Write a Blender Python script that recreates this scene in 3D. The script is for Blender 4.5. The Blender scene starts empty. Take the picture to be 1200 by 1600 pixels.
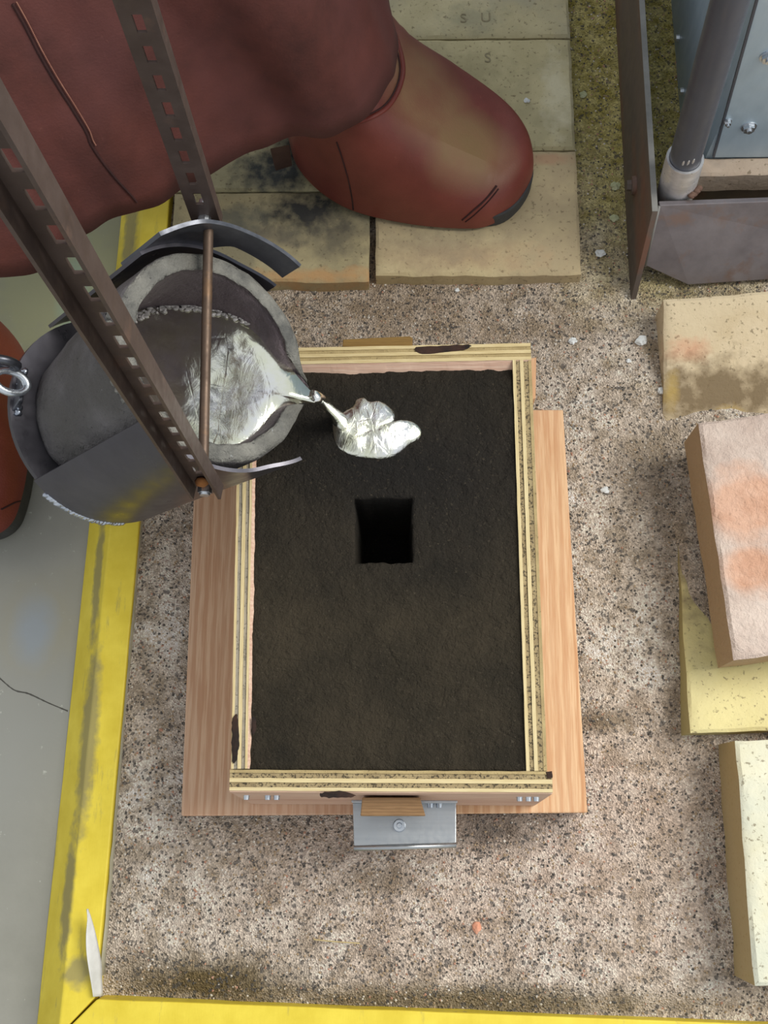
import bpy, bmesh, math, random
from mathutils import Vector, Matrix, noise as mn
random.seed(7)
V = Vector
SC = bpy.context.scene
COL = SC.collection

# ------------------------------------------------------------------ camera
H = 1.15                       # the photographer holds the phone 1.15 m above the sand
FPX = 1700.0                   # focal length in pixels of the 1200 x 1600 frame
_d = V((35, 480, FPX)).normalized()
_y = V((0, -1, 0)); _y = (_y - _y.dot(_d) * _d).normalized()
_z = -_d
_x = _y.cross(_z)
# rows: camera right / down / forward axes written in world coordinates
ROW = [V((_x[i], _y[i], _z[i])) for i in range(3)]
cam = bpy.data.cameras.new('camera'); cam_o = bpy.data.objects.new('camera', cam); COL.objects.link(cam_o)
right, up, back = ROW[0], -ROW[1], -ROW[2]
cam_o.matrix_world = Matrix(((right.x, up.x, back.x, 0), (right.y, up.y, back.y, 0),
                             (right.z, up.z, back.z, H), (0, 0, 0, 1)))
cam.sensor_fit = 'VERTICAL'; cam.sensor_height = 36.0; cam.lens = 36.0 * FPX / 1600.0
cam.clip_start = 0.02
SC.camera = cam_o

# ------------------------------------------------------------------ world, lights, exposure
w = bpy.data.worlds.new('daylight'); SC.world = w; w.use_nodes = True
bg = w.node_tree.nodes['Background']
bg.inputs[0].default_value = (0.93, 0.97, 1.0, 1); bg.inputs[1].default_value = 0.66
def area_light(name, loc, target, size, energy, color):
    l = bpy.data.lights.new(name, 'AREA'); l.shape = 'SQUARE'; l.size = size; l.energy = energy; l.color = color
    o = bpy.data.objects.new(name, l); COL.objects.link(o); o.location = loc
    o.rotation_euler = (V(target) - V(loc)).to_track_quat('-Z', 'Y').to_euler()
    return o
area_light('workshop_window_light', (1.9, 0.9, 2.5), (0, .4, 0), 1.7, 98, (1.0, 0.98, 0.90))
SC.view_settings.view_transform = 'Standard'
SC.view_settings.look = 'None'
SC.view_settings.gamma = 1.0
SC.view_settings.exposure = 0.1
SC.view_settings.use_curve_mapping = False

# ------------------------------------------------------------------ helpers
def at(px, py, z):
    """point of the horizontal plane at height z seen at this place of the photograph"""
    u = (px - 600) / FPX; v = (py - 800) / FPX
    r = ROW[0] * u + ROW[1] * v + ROW[2]
    t = (z - H) / r.z
    return V((r.x * t, r.y * t, z))
def at_y(px, py, Y):
    u = (px - 600) / FPX; v = (py - 800) / FPX
    r = ROW[0] * u + ROW[1] * v + ROW[2]
    t = Y / r.y
    return V((r.x * t, Y, H + r.z * t))
def lin(c):
    c /= 255.0
    return c / 12.92 if c <= 0.04045 else ((c + 0.055) / 1.055) ** 2.4
def rgb(r, g, b): return (lin(r), lin(g), lin(b), 1.0)
def fbm(x, y, z=0.0, o=4): return mn.fractal(V((x, y, z)), 1.0, 2.0, o)
def smooth(t): t = max(0., min(1., t)); return t * t * (3 - 2 * t)

class NT:
    """small node-tree builder"""
    def __init__(s, name, rough=.7, metal=0.):
        s.m = bpy.data.materials.new(name); s.m.use_nodes = True
        s.t = s.m.node_tree; s.n = s.t.nodes; s.b = s.n['Principled BSDF']
        s.b.inputs['Roughness'].default_value = rough; s.b.inputs['Metallic'].default_value = metal
        s.co = s.n.new('ShaderNodeTexCoord').outputs['Object']
    def link(s, a, b): s.t.links.new(a, b)
    def put(s, sock, v):
        if isinstance(v, bpy.types.NodeSocket): s.link(v, sock)
        else: sock.default_value = v
    def scale(s, v=(1, 1, 1), off=(0, 0, 0), src=None):
        n = s.n.new('ShaderNodeMapping'); s.link(src or s.co, n.inputs[0])
        n.inputs['Location'].default_value = off; n.inputs['Scale'].default_value = v
        return n.outputs[0]
    def noise(s, sc, det=4, rough=.55, vec=None, dist=0.):
        n = s.n.new('ShaderNodeTexNoise'); s.link(vec or s.co, n.inputs['Vector'])
        n.inputs['Scale'].default_value = sc; n.inputs['Detail'].default_value = det
        n.inputs['Roughness'].default_value = rough; n.inputs['Distortion'].default_value = dist
        return n.outputs[0]
    def voro(s, sc, out='Distance', vec=None, feat='F1'):
        n = s.n.new('ShaderNodeTexVoronoi'); n.feature = feat; s.link(vec or s.co, n.inputs['Vector'])
        n.inputs['Scale'].default_value = sc
        return n.outputs[out]
    def wave(s, sc, dist=4., det=2., dsc=1., vec=None, axis='X'):
        n = s.n.new('ShaderNodeTexWave'); s.link(vec or s.co, n.inputs['Vector']); n.bands_direction = axis
        n.inputs['Scale'].default_value = sc; n.inputs['Distortion'].default_value = dist
        n.inputs['Detail'].default_value = det; n.inputs['Detail Scale'].default_value = dsc
        return n.outputs['Fac']
    def ramp(s, fac, stops, interp='LINEAR'):
        n = s.n.new('ShaderNodeValToRGB'); s.link(fac, n.inputs[0]); e = n.color_ramp.elements
        n.color_ramp.interpolation = interp
        while len(e) < len(stops): e.new(.5)
        for k, (p, c) in enumerate(stops):
            e[k].position = p; e[k].color = c if hasattr(c, '__len__') else (c, c, c, 1)
        return n.outputs[0]
    def mix(s, fac, a, b, mode='MIX'):
        n = s.n.new('ShaderNodeMix'); n.data_type = 'RGBA'; n.blend_type = mode
        s.put(n.inputs[0], fac); s.put(n.inputs[6], a); s.put(n.inputs[7], b)
        return n.outputs[2]
    def math(s, op, a, b=0.):
        n = s.n.new('ShaderNodeMath'); n.operation = op; n.use_clamp = False
        s.put(n.inputs[0], a); s.put(n.inputs[1], b)
        return n.outputs[0]
    def blob(s, c, r, edge=.35, nsc=30., namp=.5):
        """1 inside an ellipsoid at c with radii r, ragged edge"""
        n = s.n.new('ShaderNodeVectorMath'); n.operation = 'SUBTRACT'; s.link(s.co, n.inputs[0]); n.inputs[1].default_value = c
        q = s.n.new('ShaderNodeVectorMath'); q.operation = 'DIVIDE'; s.link(n.outputs[0], q.inputs[0]); q.inputs[1].default_value = r
        l = s.n.new('ShaderNodeVectorMath'); l.operation = 'LENGTH'; s.link(q.outputs[0], l.inputs[0])
        d = s.math('ADD', l.outputs['Value'], s.math('MULTIPLY', s.math('SUBTRACT', s.noise(nsc, 4), .5), namp * 2))
        return s.ramp(d, [(max(0, 1 - edge), 1.), (min(1, 1 + edge * .001), 0.)]) if edge < 1 else s.ramp(d, [(0., 1.), (1., 0.)])
    def bump(s, h, strength=.4, dist=.002, prev=None):
        n = s.n.new('ShaderNodeBump'); s.link(h, n.inputs['Height'])
        n.inputs['Strength'].default_value = strength; n.inputs['Distance'].default_value = dist
        if prev: s.link(prev, n.inputs['Normal'])
        return n.outputs[0]
    def done(s, col=None, nor=None, rough=None):
        if col is not None: s.put(s.b.inputs['Base Color'], col)
        if nor is not None: s.link(nor, s.b.inputs['Normal'])
        if rough is not None: s.put(s.b.inputs['Roughness'], rough)
        return s.m

class G:
    """collects geometry in world coordinates"""
    def __init__(s): s.v = []; s.f = []; s.m = []
    def add(s, vs, fs, mi=0):
        o = len(s.v); s.v += [V(p) for p in vs]; s.f += [[i + o for i in f] for f in fs]; s.m += [mi] * len(fs); return s
    def hexa(s, b, t, mi=0):
        n = len(b)
        fs = [list(range(n))[::-1], list(range(n, 2 * n))] + [[i, (i + 1) % n, n + (i + 1) % n, n + i] for i in range(n)]
        return s.add(list(b) + list(t), fs, mi)
    def box(s, lo, hi, mi=0):
        (a, b, c), (d, e, f) = lo, hi
        return s.hexa([(a, b, c), (d, b, c), (d, e, c), (a, e, c)], [(a, b, f), (d, b, f), (d, e, f), (a, e, f)], mi)
    def prism(s, poly, vec, mi=0):
        vec = V(vec); return s.hexa([V(p) for p in poly], [V(p) + vec for p in poly], mi)
    def cyl(s, p0, p1, r0, r1=None, n=20, mi=0, caps=True):
        p0 = V(p0); p1 = V(p1); r1 = r0 if r1 is None else r1
        a = (p1 - p0).normalized(); u = a.orthogonal().normalized(); w_ = a.cross(u)
        ring = lambda p, r: [p + (u * math.cos(2 * math.pi * k / n) + w_ * math.sin(2 * math.pi * k / n)) * r for k in range(n)]
        vs = ring(p0, r0) + ring(p1, r1)
        fs = [[k, (k + 1) % n, n + (k + 1) % n, n + k] for k in range(n)]
        if caps: fs += [list(range(n))[::-1], list(range(n, 2 * n))]
        return s.add(vs, fs, mi)
    def tube(s, pts, r, n=8, mi=0, flat=1.0):
        """tube through a polyline"""
        pts = [V(p) for p in pts]; rings = []
        for i, p in enumerate(pts):
            t = (pts[min(i + 1, len(pts) - 1)] - pts[max(i - 1, 0)]).normalized()
            u = t.cross(V((0, 0, 1)));  u = u.normalized() if u.length > 1e-4 else t.orthogonal().normalized()
            w_ = u.cross(t)
            rr = r(i / (len(pts) - 1)) if callable(r) else r
            rings.append([p + u * math.cos(2 * math.pi * k / n) * rr + w_ * math.sin(2 * math.pi * k / n) * rr * flat for k in range(n)])
        return s.loft(rings, True, mi, True)
    def loft(s, rings, closed=True, mi=0, caps=False):
        n = len(rings[0]); vs = [p for r in rings for p in r]; fs = []
        for i in range(len(rings) - 1):
            for k in range(n if closed else n - 1):
                fs.append([i * n + k, i * n + (k + 1) % n, (i + 1) * n + (k + 1) % n, (i + 1) * n + k])
        if caps: fs += [list(range(n))[::-1], [len(vs) - n + k for k in range(n)]]
        return s.add(vs, fs, mi)
    def torus(s, c, axis, R, r, n=24, m=8, mi=0, stretch=None):
        c = V(c); a = V(axis).normalized(); u = (V(stretch) if stretch else a.orthogonal()).normalized(); w_ = a.cross(u); rings = []
        el = 1.0 if not stretch else .72
        for i in range(n):
            th = 2 * math.pi * i / n; d = u * math.cos(th) + w_ * math.sin(th) * el; dn = d.normalized()
            rings.append([c + d * R + dn * r * math.cos(2 * math.pi * k / m) + a * r * math.sin(2 * math.pi * k / m) for k in range(m)])
        rings.append(rings[0]); return s.loft(rings, True, mi)
    def lump(s, c, r, seed=0, amp=.35, mi=0, sub=2):
        bm = bmesh.new(); bmesh.ops.create_icosphere(bm, subdivisions=sub, radius=1.0); c = V(c); r = V(r)
        bm.verts.ensure_lookup_table()
        vs = []
        for v in bm.verts:
            k = 1 + amp * mn.noise(v.co * 1.4 + V((seed * 7.3, seed * 3.1, 0)))
            vs.append(c + V((v.co.x * r.x, v.co.y * r.y, v.co.z * r.z)) * k)
        fs = [[q.index for q in f.verts] for f in bm.faces]; bm.free()
        return s.add(vs, fs, mi)

OFF = {}
def tag(o, label=None, cat=None, group=None, kind=None):
    for k, v in (('label', label), ('category', cat), ('group', group), ('kind', kind)):
        if v: o[k] = v
    return o
def empty(name, base, label=None, cat=None, group=None, kind=None):
    o = bpy.data.objects.new(name, None); COL.objects.link(o); o.location = base; o.empty_display_size = .03
    OFF[o.name] = V(base); return tag(o, label, cat, group, kind)
def build(name, g, mats, parent=None, base=None, sm=False, bevel=0., seg=2, sub=0, auto=None):
    off = OFF[parent.name] if parent else V(base) if base is not None else V((0, 0, 0))
    me = bpy.data.meshes.new(name); me.from_pydata([p - off for p in g.v], [], g.f)
    for m in (mats if isinstance(mats, (list, tuple)) else [mats]): me.materials.append(m)
    bm = bmesh.new(); bm.from_mesh(me); bm.faces.ensure_lookup_table()
    for f, mi in zip(bm.faces, g.m): f.material_index = mi; f.smooth = sm
    bmesh.ops.recalc_face_normals(bm, faces=bm.faces)
    bm.to_mesh(me); bm.free()
    o = bpy.data.objects.new(name, me); COL.objects.link(o); OFF[o.name] = off
    if parent: o.parent = parent
    else: o.location = off
    if bevel:
        b = o.modifiers.new('bevel', 'BEVEL'); b.width = bevel; b.segments = seg; b.limit_method = 'ANGLE'; b.angle_limit = math.radians(40)
    if sub:
        q = o.modifiers.new('subsurf', 'SUBSURF'); q.levels = sub; q.render_levels = sub
    if auto:
        for p in me.polygons: p.use_smooth = True
        me.set_sharp_from_angle(angle=math.radians(auto))
    return o
def dome(outline, z0, hfun, rings=10, center=None):
    """radial surface over a star-shaped outline: hfun(r, x, y) is the height above z0 at fraction r of the way out"""
    c = center if center else sum(outline, V((0, 0, 0))) / len(outline)
    g = G(); rr = []
    for i in range(1, rings + 1):
        r = math.sin(i / rings * math.pi / 2)
        ring = []
        for p in outline:
            q = V((c.x + (p.x - c.x) * r, c.y + (p.y - c.y) * r, 0)); q.z = z0 + hfun(r, q.x, q.y); ring.append(q)
        rr.append(ring)
    g.loft(rr, True)
    n = len(outline); k = len(g.v); g.v.append(V((c.x, c.y, z0 + hfun(0, c.x, c.y))))
    for i in range(n): g.f.append([k, i, (i + 1) % n]); g.m.append(0)
    return g
def spline(pts, n, closed=False):
    """Catmull-Rom through pts, n samples per span"""
    pts = [V(p) for p in pts]; out = []; N = len(pts)
    gp = (lambda i: pts[i % N]) if closed else (lambda i: pts[max(0, min(N - 1, i))])
    for i in range(N if closed else N - 1):
        p0, p1, p2, p3 = gp(i - 1), gp(i), gp(i + 1), gp(i + 2)
        for k in range(n):
            t = k / n
            out.append(.5 * ((2 * p1) + (p2 - p0) * t + (2 * p0 - 5 * p1 + 4 * p2 - p3) * t * t + (3 * p1 - p0 - 3 * p2 + p3) * t ** 3))
    if not closed: out.append(pts[-1])
    return out

# ------------------------------------------------------------------ materials
def mat_sand():
    s = NT('sand', .95); s.b.inputs['Specular IOR Level'].default_value = .25
    big = s.noise(9, 5, .6); mid = s.noise(45, 4)
    base = s.ramp(big, [(.32, rgb(150, 136, 121)), (.47, rgb(192, 178, 164)), (.66, rgb(216, 204, 192))])
    base = s.mix(s.ramp(mid, [(.36, .8), (.56, 0.)]), base, rgb(146, 131, 113))
    pink = s.blob((.15, -.02, 0), (.4, .2, 1), 1, 12, .4)
    base = s.mix(s.math('MULTIPLY', pink, .45), base, rgb(180, 152, 138))
    moss = s.blob((.30, 1.0, 0), (.24, .52, 1), .5, 14, .3)
    base = s.mix(moss, base, s.ramp(s.noise(60, 4), [(.35, rgb(138, 126, 62)), (.65, rgb(186, 174, 118))]))
    damp = s.blob((-.02, .56, 0), (.42, .13, 1), .9, 18, .35)
    base = s.mix(s.math('MULTIPLY', damp, .55), base, rgb(130, 108, 84))
    curb_dark = s.blob((-.2, -.155, 0), (.12, .035, 1), .7, 30, .4)  # darker sand in the corner and along the front curb
    base = s.mix(curb_dark, base, rgb(98, 84, 58))
    curb_dark = s.blob((.06, -.172, 0), (.3, .022, 1), .7, 30, .4)
    base = s.mix(s.math('MULTIPLY', curb_dark, .8), base, rgb(100, 88, 64))
    dark_spot = s.blob((.095, -.012, 0), (.08, .028, 1), .8, 30, .4)  # darker sand spots in front of and beside the board
    base = s.mix(s.math('MULTIPLY', dark_spot, .8), base, rgb(84, 74, 66))
    dark_spot = s.blob((.205, .10, 0), (.07, .02, 1), .8, 30, .4)
    base = s.mix(s.math('MULTIPLY', dark_spot, .7), base, rgb(104, 88, 66))
    dark_spot = s.blob((-.03, -.06, 0), (.06, .022, 1), .8, 30, .4)
    base = s.mix(s.math('MULTIPLY', dark_spot, .6), base, rgb(104, 88, 66))
    cell = s.voro(580, 'Color')
    sep = s.n.new('ShaderNodeSeparateColor'); s.link(cell, sep.inputs[0])
    base = s.mix(.75, base, s.ramp(sep.outputs[0], [(0, .16), (.10, .32), (.24, .52), (.72, .60), (.92, .88)]), 'OVERLAY')
    c2 = s.voro(330, 'Color'); sp2 = s.n.new('ShaderNodeSeparateColor'); s.link(c2, sp2.inputs[0])
    base = s.mix(s.ramp(sp2.outputs[0], [(.90, 0.), (.92, .7)]), base, rgb(78, 76, 76))
    h = s.math('ADD', s.voro(580), s.math('MULTIPLY', s.noise(120, 4), 1.2))
    return s.done(base, s.bump(h, .75, .003))
def mat_wood(name, c1, c2, c3, freq=60., along='Y', rough=.75, stain=None):
    s = NT(name, rough)
    st = {'Y': (1, .05, 1), 'X': (.05, 1, 1), 'Z': (1, 1, .05)}[along]
    v = s.scale(st)
    band = s.wave(freq, 5., 2.5, 9., v, 'X' if along != 'X' else 'Y')
    fine = s.noise(520, 3, .6, v)
    col = s.mix(band, c1, c2)
    col = s.mix(s.ramp(s.noise(26, 4, .6, v), [(.3, 0.), (.75, .8)]), col, c3)
    col = s.mix(s.ramp(fine, [(.3, .5), (.55, 0.)]), col, c2)
    for (c, r, k) in stain or ():
        col = s.mix(s.blob(c, r, .6, 60, .3), col, k)
    h = s.math('ADD', fine, s.math('MULTIPLY', band, .4))
    return s.done(col, s.bump(h, .35, .0008))
def mat_plain(name, c1, c2, sc=20., rough=.7, metal=0., bsc=200., bs=.3, bd=.001, spots=None, c3=None, stain=None, lo=.35, hi=.65):
    s = NT(name, rough, metal)
    col = s.ramp(s.noise(sc, 6, .6), [(lo, c1), (hi, c2)])
    if c3: col = s.mix(s.ramp(s.noise(sc * .37, 3, .5, s.scale(off=(3, 7, 1))), [(.45, 0.), (.62, 1.)]), col, c3)
    for (ssc, th, c) in spots or ():
        col = s.mix(s.ramp(s.noise(ssc, 3, .6, s.scale(off=(1.3, 4, 2))), [(th, 0.), (th + .05, 1.)]), col, c)
    for (c, r, k, *amt) in stain or ():
        m = s.blob(c, r, .7, 40, .35)
        col = s.mix(s.math('MULTIPLY', m, amt[0]) if amt else m, col, k)
    return s.done(col, s.bump(s.noise(bsc, 5, .65), bs, bd))
def mat_steel(name, c1, c2, rough=.38, metal=.85, sc=14., st=(1, 1, 1), rust=None, rth=.6):
    s = NT(name, rough, metal)
    n = s.noise(sc, 6, .65, s.scale(st))
    col = s.ramp(n, [(.3, c1), (.7, c2)])
    if rust: col = s.mix(s.ramp(s.noise(sc * 1.7, 5, .6, s.scale(st, (5, 2, 9))), [(rth, 0.), (rth + .12, .8)]), col, rust)
    rr = s.ramp(s.noise(sc * 5, 4), [(.3, rough - .08), (.7, rough + .12)])
    return s.done(col, s.bump(s.noise(260, 4), .08, .0006), rr)

M_SAND = mat_sand()
def mat_mould():
    s = NT('moulding_sand', .96); s.b.inputs['Specular IOR Level'].default_value = .15
    col = s.ramp(s.noise(13, 6, .6), [(.3, rgb(47, 43, 36)), (.7, rgb(71, 63, 51))])
    col = s.mix(s.blob((0, .33, 0), (.3, .16, 1), .9, 12, .2), col, rgb(38, 36, 35))
    col = s.mix(s.ramp(s.noise(360, 3, .7), [(.60, 0.), (.70, .7)]), col, rgb(84, 76, 64))
    ck = s.ramp(s.voro(24, 'Distance', s.scale((1, 1, .1)), 'DISTANCE_TO_EDGE'), [(0, 0.), (.03, 1.)])
    h = s.math('ADD', s.noise(300, 4, .7), s.math('ADD', s.math('MULTIPLY', s.noise(70, 5, .65), 1.5), s.math('MULTIPLY', ck, .12)))
    return s.done(col, s.bump(h, 1., .005))
M_MOULD = mat_mould()
M_CONC = mat_plain('concrete', rgb(136, 135, 126), rgb(154, 152, 143), 7, .6, 0, 260, .25, .0006, c3=rgb(144, 144, 138),
                   stain=[((-.42, .62, -.03), (.2, .22, 1), rgb(160, 160, 122), .85), ((-.40, .60, -.03), (.025, .1, 1), rgb(150, 172, 150), .8),
                          ((-.40, .21, -.03), (.08, .07, 1), rgb(150, 146, 130), .8), ((-.41, .20, -.03), (.03, .05, 1), rgb(140, 150, 162), .7)],
                   spots=[(90, .68, rgb(176, 176, 168))])
A0_ = at(97, 1590, .012)
def mat_yellow():
    s = NT('yellow_paint', .55)
    col = s.ramp(s.noise(24, 5, .6), [(.3, rgb(214, 190, 48)), (.7, rgb(234, 212, 72))])
    bo = V((A0_.x, A0_.y, -.03)); gr = s.noise(70, 6, .7, s.scale((1, .16, 1)))
    col = s.mix(s.ramp(gr, [(.58, 0.), (.70, .75)]), col, rgb(150, 138, 84))
    for c, r in ((at(146, 1150, -.01) - bo, (.014, .12, .2)), (at(112, 1400, -.01) - bo, (.010, .08, .2)), (at(200, 370, 0) - bo, (.014, .12, .2)), (at(123, 1520, .012) - bo, (.018, .017, .2)), (at(156, 900, -.01) - bo, (.008, .1, .2))):
        col = s.mix(s.math('MULTIPLY', s.blob(c, r, .5, 70, .55), .75), col, rgb(132, 124, 92))
    return s.done(col, s.bump(s.noise(160, 5, .6, s.scale((1, .2, 1))), .35, .0008))
M_YEL = mat_yellow()
def mat_brick(name, c1, c2, c3=None, stain=None, spots=True, bs=.55, side=None):
    s = NT(name, .92)
    col = s.ramp(s.noise(16, 6, .65), [(.32, c1), (.68, c2)])
    if c3: col = s.mix(s.ramp(s.noise(7.5, 4, .6, s.scale(off=(2, 5, 3))), [(.46, 0.), (.58, .9)]), col, c3)
    if spots: col = s.mix(s.ramp(s.noise(210, 3, .6), [(.60, 0.), (.68, .7)]), col, rgb(112, 98, 74))
    for (c, r, k, a) in stain or (): col = s.mix(s.math('MULTIPLY', s.blob(c, r, .75, 55, .9), a), col, k)
    if side:   # shade of the side faces painted into the colour by face direction
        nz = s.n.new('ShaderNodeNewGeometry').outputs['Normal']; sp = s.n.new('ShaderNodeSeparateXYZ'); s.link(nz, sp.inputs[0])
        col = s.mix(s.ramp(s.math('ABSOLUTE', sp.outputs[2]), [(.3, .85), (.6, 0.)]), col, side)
    h = s.math('ADD', s.noise(180, 5, .65), s.math('MULTIPLY', s.noise(38, 4), .8))
    return s.done(col, s.bump(h, bs, .0018))
M_LEATHER = None
def mat_leather(name, c1, c2, c3, rough=.8, sc=9.):
    s = NT(name, rough)
    col = s.ramp(s.noise(sc, 7, .65), [(.3, c1), (.7, c2)])
    col = s.mix(s.ramp(s.noise(sc * .45, 4, .6, s.scale(off=(4, 1, 2))), [(.42, 0.), (.66, .75)]), col, c3)
    sc2 = s.noise(120, 5, .7, s.scale((1, .3, .6)))
    col = s.mix(s.ramp(sc2, [(.66, 0.), (.76, .35)]), col, rgb(150, 100, 88))
    h = s.math('ADD', s.noise(420, 3, .6), s.math('MULTIPLY', s.noise(35, 5), 1.5))
    return s.done(col, s.bump(h, .4, .0012))
M_APRON = mat_leather('apron_leather', rgb(66, 32, 27), rgb(104, 54, 46), rgb(98, 56, 54), .85, 13)
M_SEAM = mat_plain('seam_thread', rgb(150, 100, 84), rgb(168, 120, 100), 60, .9)
M_DARKSEAM = mat_plain('dark_stitching', rgb(46, 22, 22), rgb(62, 30, 28), 60, .9)
ZPV = .02
def mat_boot():
    s = NT('boot_leather', .5)
    col = s.ramp(s.noise(14, 6, .6), [(.3, rgb(104, 48, 40)), (.7, rgb(128, 64, 54))])
    # sun-bleached, scuffed tan on the instep (wear that stays with the leather)
    bo = at(560, 170, ZPV)
    wear = s.math('MAXIMUM', s.blob(at(655, 150, .13) - bo, (.085, .075, .07), .5, 9, .16), s.blob(at(735, 222, .105) - bo, (.075, .062, .07), .5, 9, .16))
    tan = s.ramp(s.noise(12, 4), [(.35, rgb(134, 92, 66)), (.5, rgb(142, 108, 76)), (.65, rgb(138, 112, 74))])
    col = s.mix(s.math('MULTIPLY', wear, .92), col, tan)
    col = s.mix(s.ramp(s.noise(70, 6, .7), [(.66, 0.), (.74, .4)]), col, rgb(160, 104, 84))
    return s.done(col, s.bump(s.math('ADD', s.noise(500, 3), s.noise(20, 4)), .25, .0012))
M_BOOT = mat_boot()
M_BOOT2 = mat_leather('boot_side_leather', rgb(104, 42, 34), rgb(126, 54, 42), rgb(112, 46, 38), .55, 12)
M_SOLE = mat_plain('sole_rubber', rgb(46, 46, 48), rgb(66, 66, 66), 30, .8)
M_TROUSER = mat_plain('work_trousers', rgb(38, 40, 48), rgb(52, 54, 62), 30, .95)
M_SKIN = mat_plain('skin', rgb(186, 136, 112), rgb(202, 152, 126), 20, .55)
M_GLOVE = mat_plain('glove_leather', rgb(150, 120, 84), rgb(172, 142, 104), 20, .8)
M_SHELL = mat_steel('blued_steel', (.118, .113, .135, 1), (.175, .168, .19, 1), .34, .9, 9)
M_SHELLIN = mat_steel('scratched_steel', (.10, .105, .125, 1), (.17, .175, .2, 1), .36, .85, 30)
M_BAR = mat_steel('brown_steel', (.085, .058, .050, 1), (.135, .098, .086, 1), .5, .5, 20, rust=(.17, .105, .08, 1), rth=.58)
M_ROD = mat_steel('rusty_rod', (.09, .06, .045, 1), (.16, .11, .08, 1), .5, .65, 30, (1, 1, .3), rust=(.20, .12, .07, 1), rth=.5)
M_WELD = mat_steel('weld_bead', (.3, .33, .4, 1), (.62, .66, .72, 1), .25, .95, 80)
M_CLAY = mat_plain('crucible_clay', rgb(94, 91, 94), rgb(134, 130, 131), 22, .8, .1, 150, 1., .006, c3=rgb(98, 95, 92), spots=[(160, .68, rgb(60, 60, 62)), (260, .72, rgb(150, 150, 150))])
M_CLAYIN = mat_plain('crucible_lining', rgb(88, 80, 86), rgb(128, 114, 118), 24, .7, .1, 90, .9, .005, c3=rgb(92, 80, 84), spots=[(90, .69, rgb(170, 168, 172))])
M_CLAYRIM = mat_plain('crucible_rim_crust', rgb(92, 92, 90), rgb(142, 140, 133), 34, .9, .0, 110, 1., .007, c3=rgb(108, 106, 100), spots=[(120, .66, rgb(66, 66, 66)), (90, .72, rgb(176, 178, 180))])
def mat_melt(name, bsc, bs, bd, rough=.07, wr=1.):
    s = NT(name, rough, 1.0)
    v = s.scale((1, .55, 1))
    wr1 = s.noise(bsc, 6, .62, v, .7)
    thin = s.ramp(s.voro(bsc * .55, 'Distance', s.scale((1, .4, 1), (.2, .1, 0)), 'DISTANCE_TO_EDGE'), [(0., 0.), (.03, 1.)])
    h = s.math('ADD', wr1, s.math('MULTIPLY', thin, .12 * wr))
    col = s.ramp(s.noise(bsc * .5, 5, .6), [(.32, (.86, .87, .66, 1)), (.5, (.93, .93, .82, 1)), (.66, (.93, .93, .95, 1))])  # yellow-green tint of the reflected light painted into the metal colour
    return s.done(col, s.bump(h, bs, bd))
M_MELT = mat_melt('molten_aluminium', 60, .2, .003, .14)
M_PUDDLE = mat_melt('aluminium_puddle', 110, .42, .004, .2)
M_ALU = mat_steel('aluminium_angle', (.40, .42, .44, 1), (.52, .54, .56, 1), .34, .9, 40, (.1, 3, 1))
M_ZINC = mat_steel('screw_zinc', (.5, .55, .62, 1), (.75, .78, .82, 1), .3, .95, 80)
M_GALV = mat_steel('galvanised_sheet', (.34, .45, .54, 1), (.52, .63, .72, 1), .42, .3, 16, (1, 1, .25), rust=(.42, .43, .40, 1), rth=.66)
M_FRAME = mat_steel('frame_steel', (.17, .15, .16, 1), (.29, .26, .27, 1), .5, .3, 16, (1, 1, 1), rust=(.24, .16, .13, 1), rth=.56)
M_FRAMEB = mat_steel('rusted_frame_steel', (.10, .085, .075, 1), (.17, .125, .10, 1), .55, .3, 10, (1, .2, 1), rust=(.20, .095, .062, 1), rth=.48)
M_EDGE = mat_steel('worn_edge_steel', (.20, .195, .185, 1), (.30, .29, .27, 1), .5, .3, 30)
M_PIPE = mat_steel('dark_pipe_steel', (.085, .092, .118, 1), (.13, .14, .17, 1), .38, .4, 12, (1, 1, .2))
M_COLLAR = mat_steel('turned_collar_steel', (.50, .49, .50, 1), (.72, .71, .72, 1), .34, .6, 40, (1, 1, 3), rust=(.30, .22, .18, 1), rth=.72)
PLYL = mat_wood('ply_light_veneer', rgb(214, 194, 146), rgb(190, 166, 114), rgb(220, 206, 166), 160, 'Y')
PLYLX = mat_wood('ply_light_veneer_cross', rgb(214, 194, 146), rgb(190, 166, 114), rgb(220, 206, 166), 160, 'X')
def mat_endgrain(name, c1, c2, dk, th):
    s = NT(name, .95)
    col = s.ramp(s.noise(60, 5), [(.35, c1), (.65, c2)])
    col = s.mix(s.ramp(s.noise(420, 3, .7), [(th, 0.), (th + .06, .85)]), col, dk)
    return s.done(col, s.bump(s.noise(420, 3), .6, .001))
PLYG = mat_endgrain('ply_grey_end_grain', rgb(140, 132, 118), rgb(166, 156, 140), rgb(92, 86, 78), .58)
PLYD = mat_endgrain('ply_sooty_end_grain', rgb(142, 124, 92), rgb(166, 148, 112), rgb(48, 42, 34), .52)
PLYT = mat_endgrain('ply_tan_end_grain', rgb(160, 140, 100), rgb(178, 158, 114), rgb(112, 96, 66), .62)
M_FACE = mat_wood('pink_ply_face', rgb(212, 178, 156), rgb(190, 146, 124), rgb(222, 196, 176), 70, 'X')
M_CHAR = mat_plain('charred_wood', rgb(26, 20, 18), rgb(62, 40, 30), 60, .95, 0, 200, .6, .001)
M_BOARD = mat_wood('fir_board', rgb(216, 180, 150), rgb(192, 146, 114), rgb(206, 172, 146), 34, 'Y', .8)
M_BOARD2 = mat_wood('orange_fir_board', rgb(220, 180, 140), rgb(192, 138, 96), rgb(222, 190, 156), 30, 'Y', .8)
M_WEDGE = mat_wood('brown_block_wood', rgb(150, 116, 78), rgb(116, 86, 54), rgb(138, 108, 76), 120, 'X')
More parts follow.
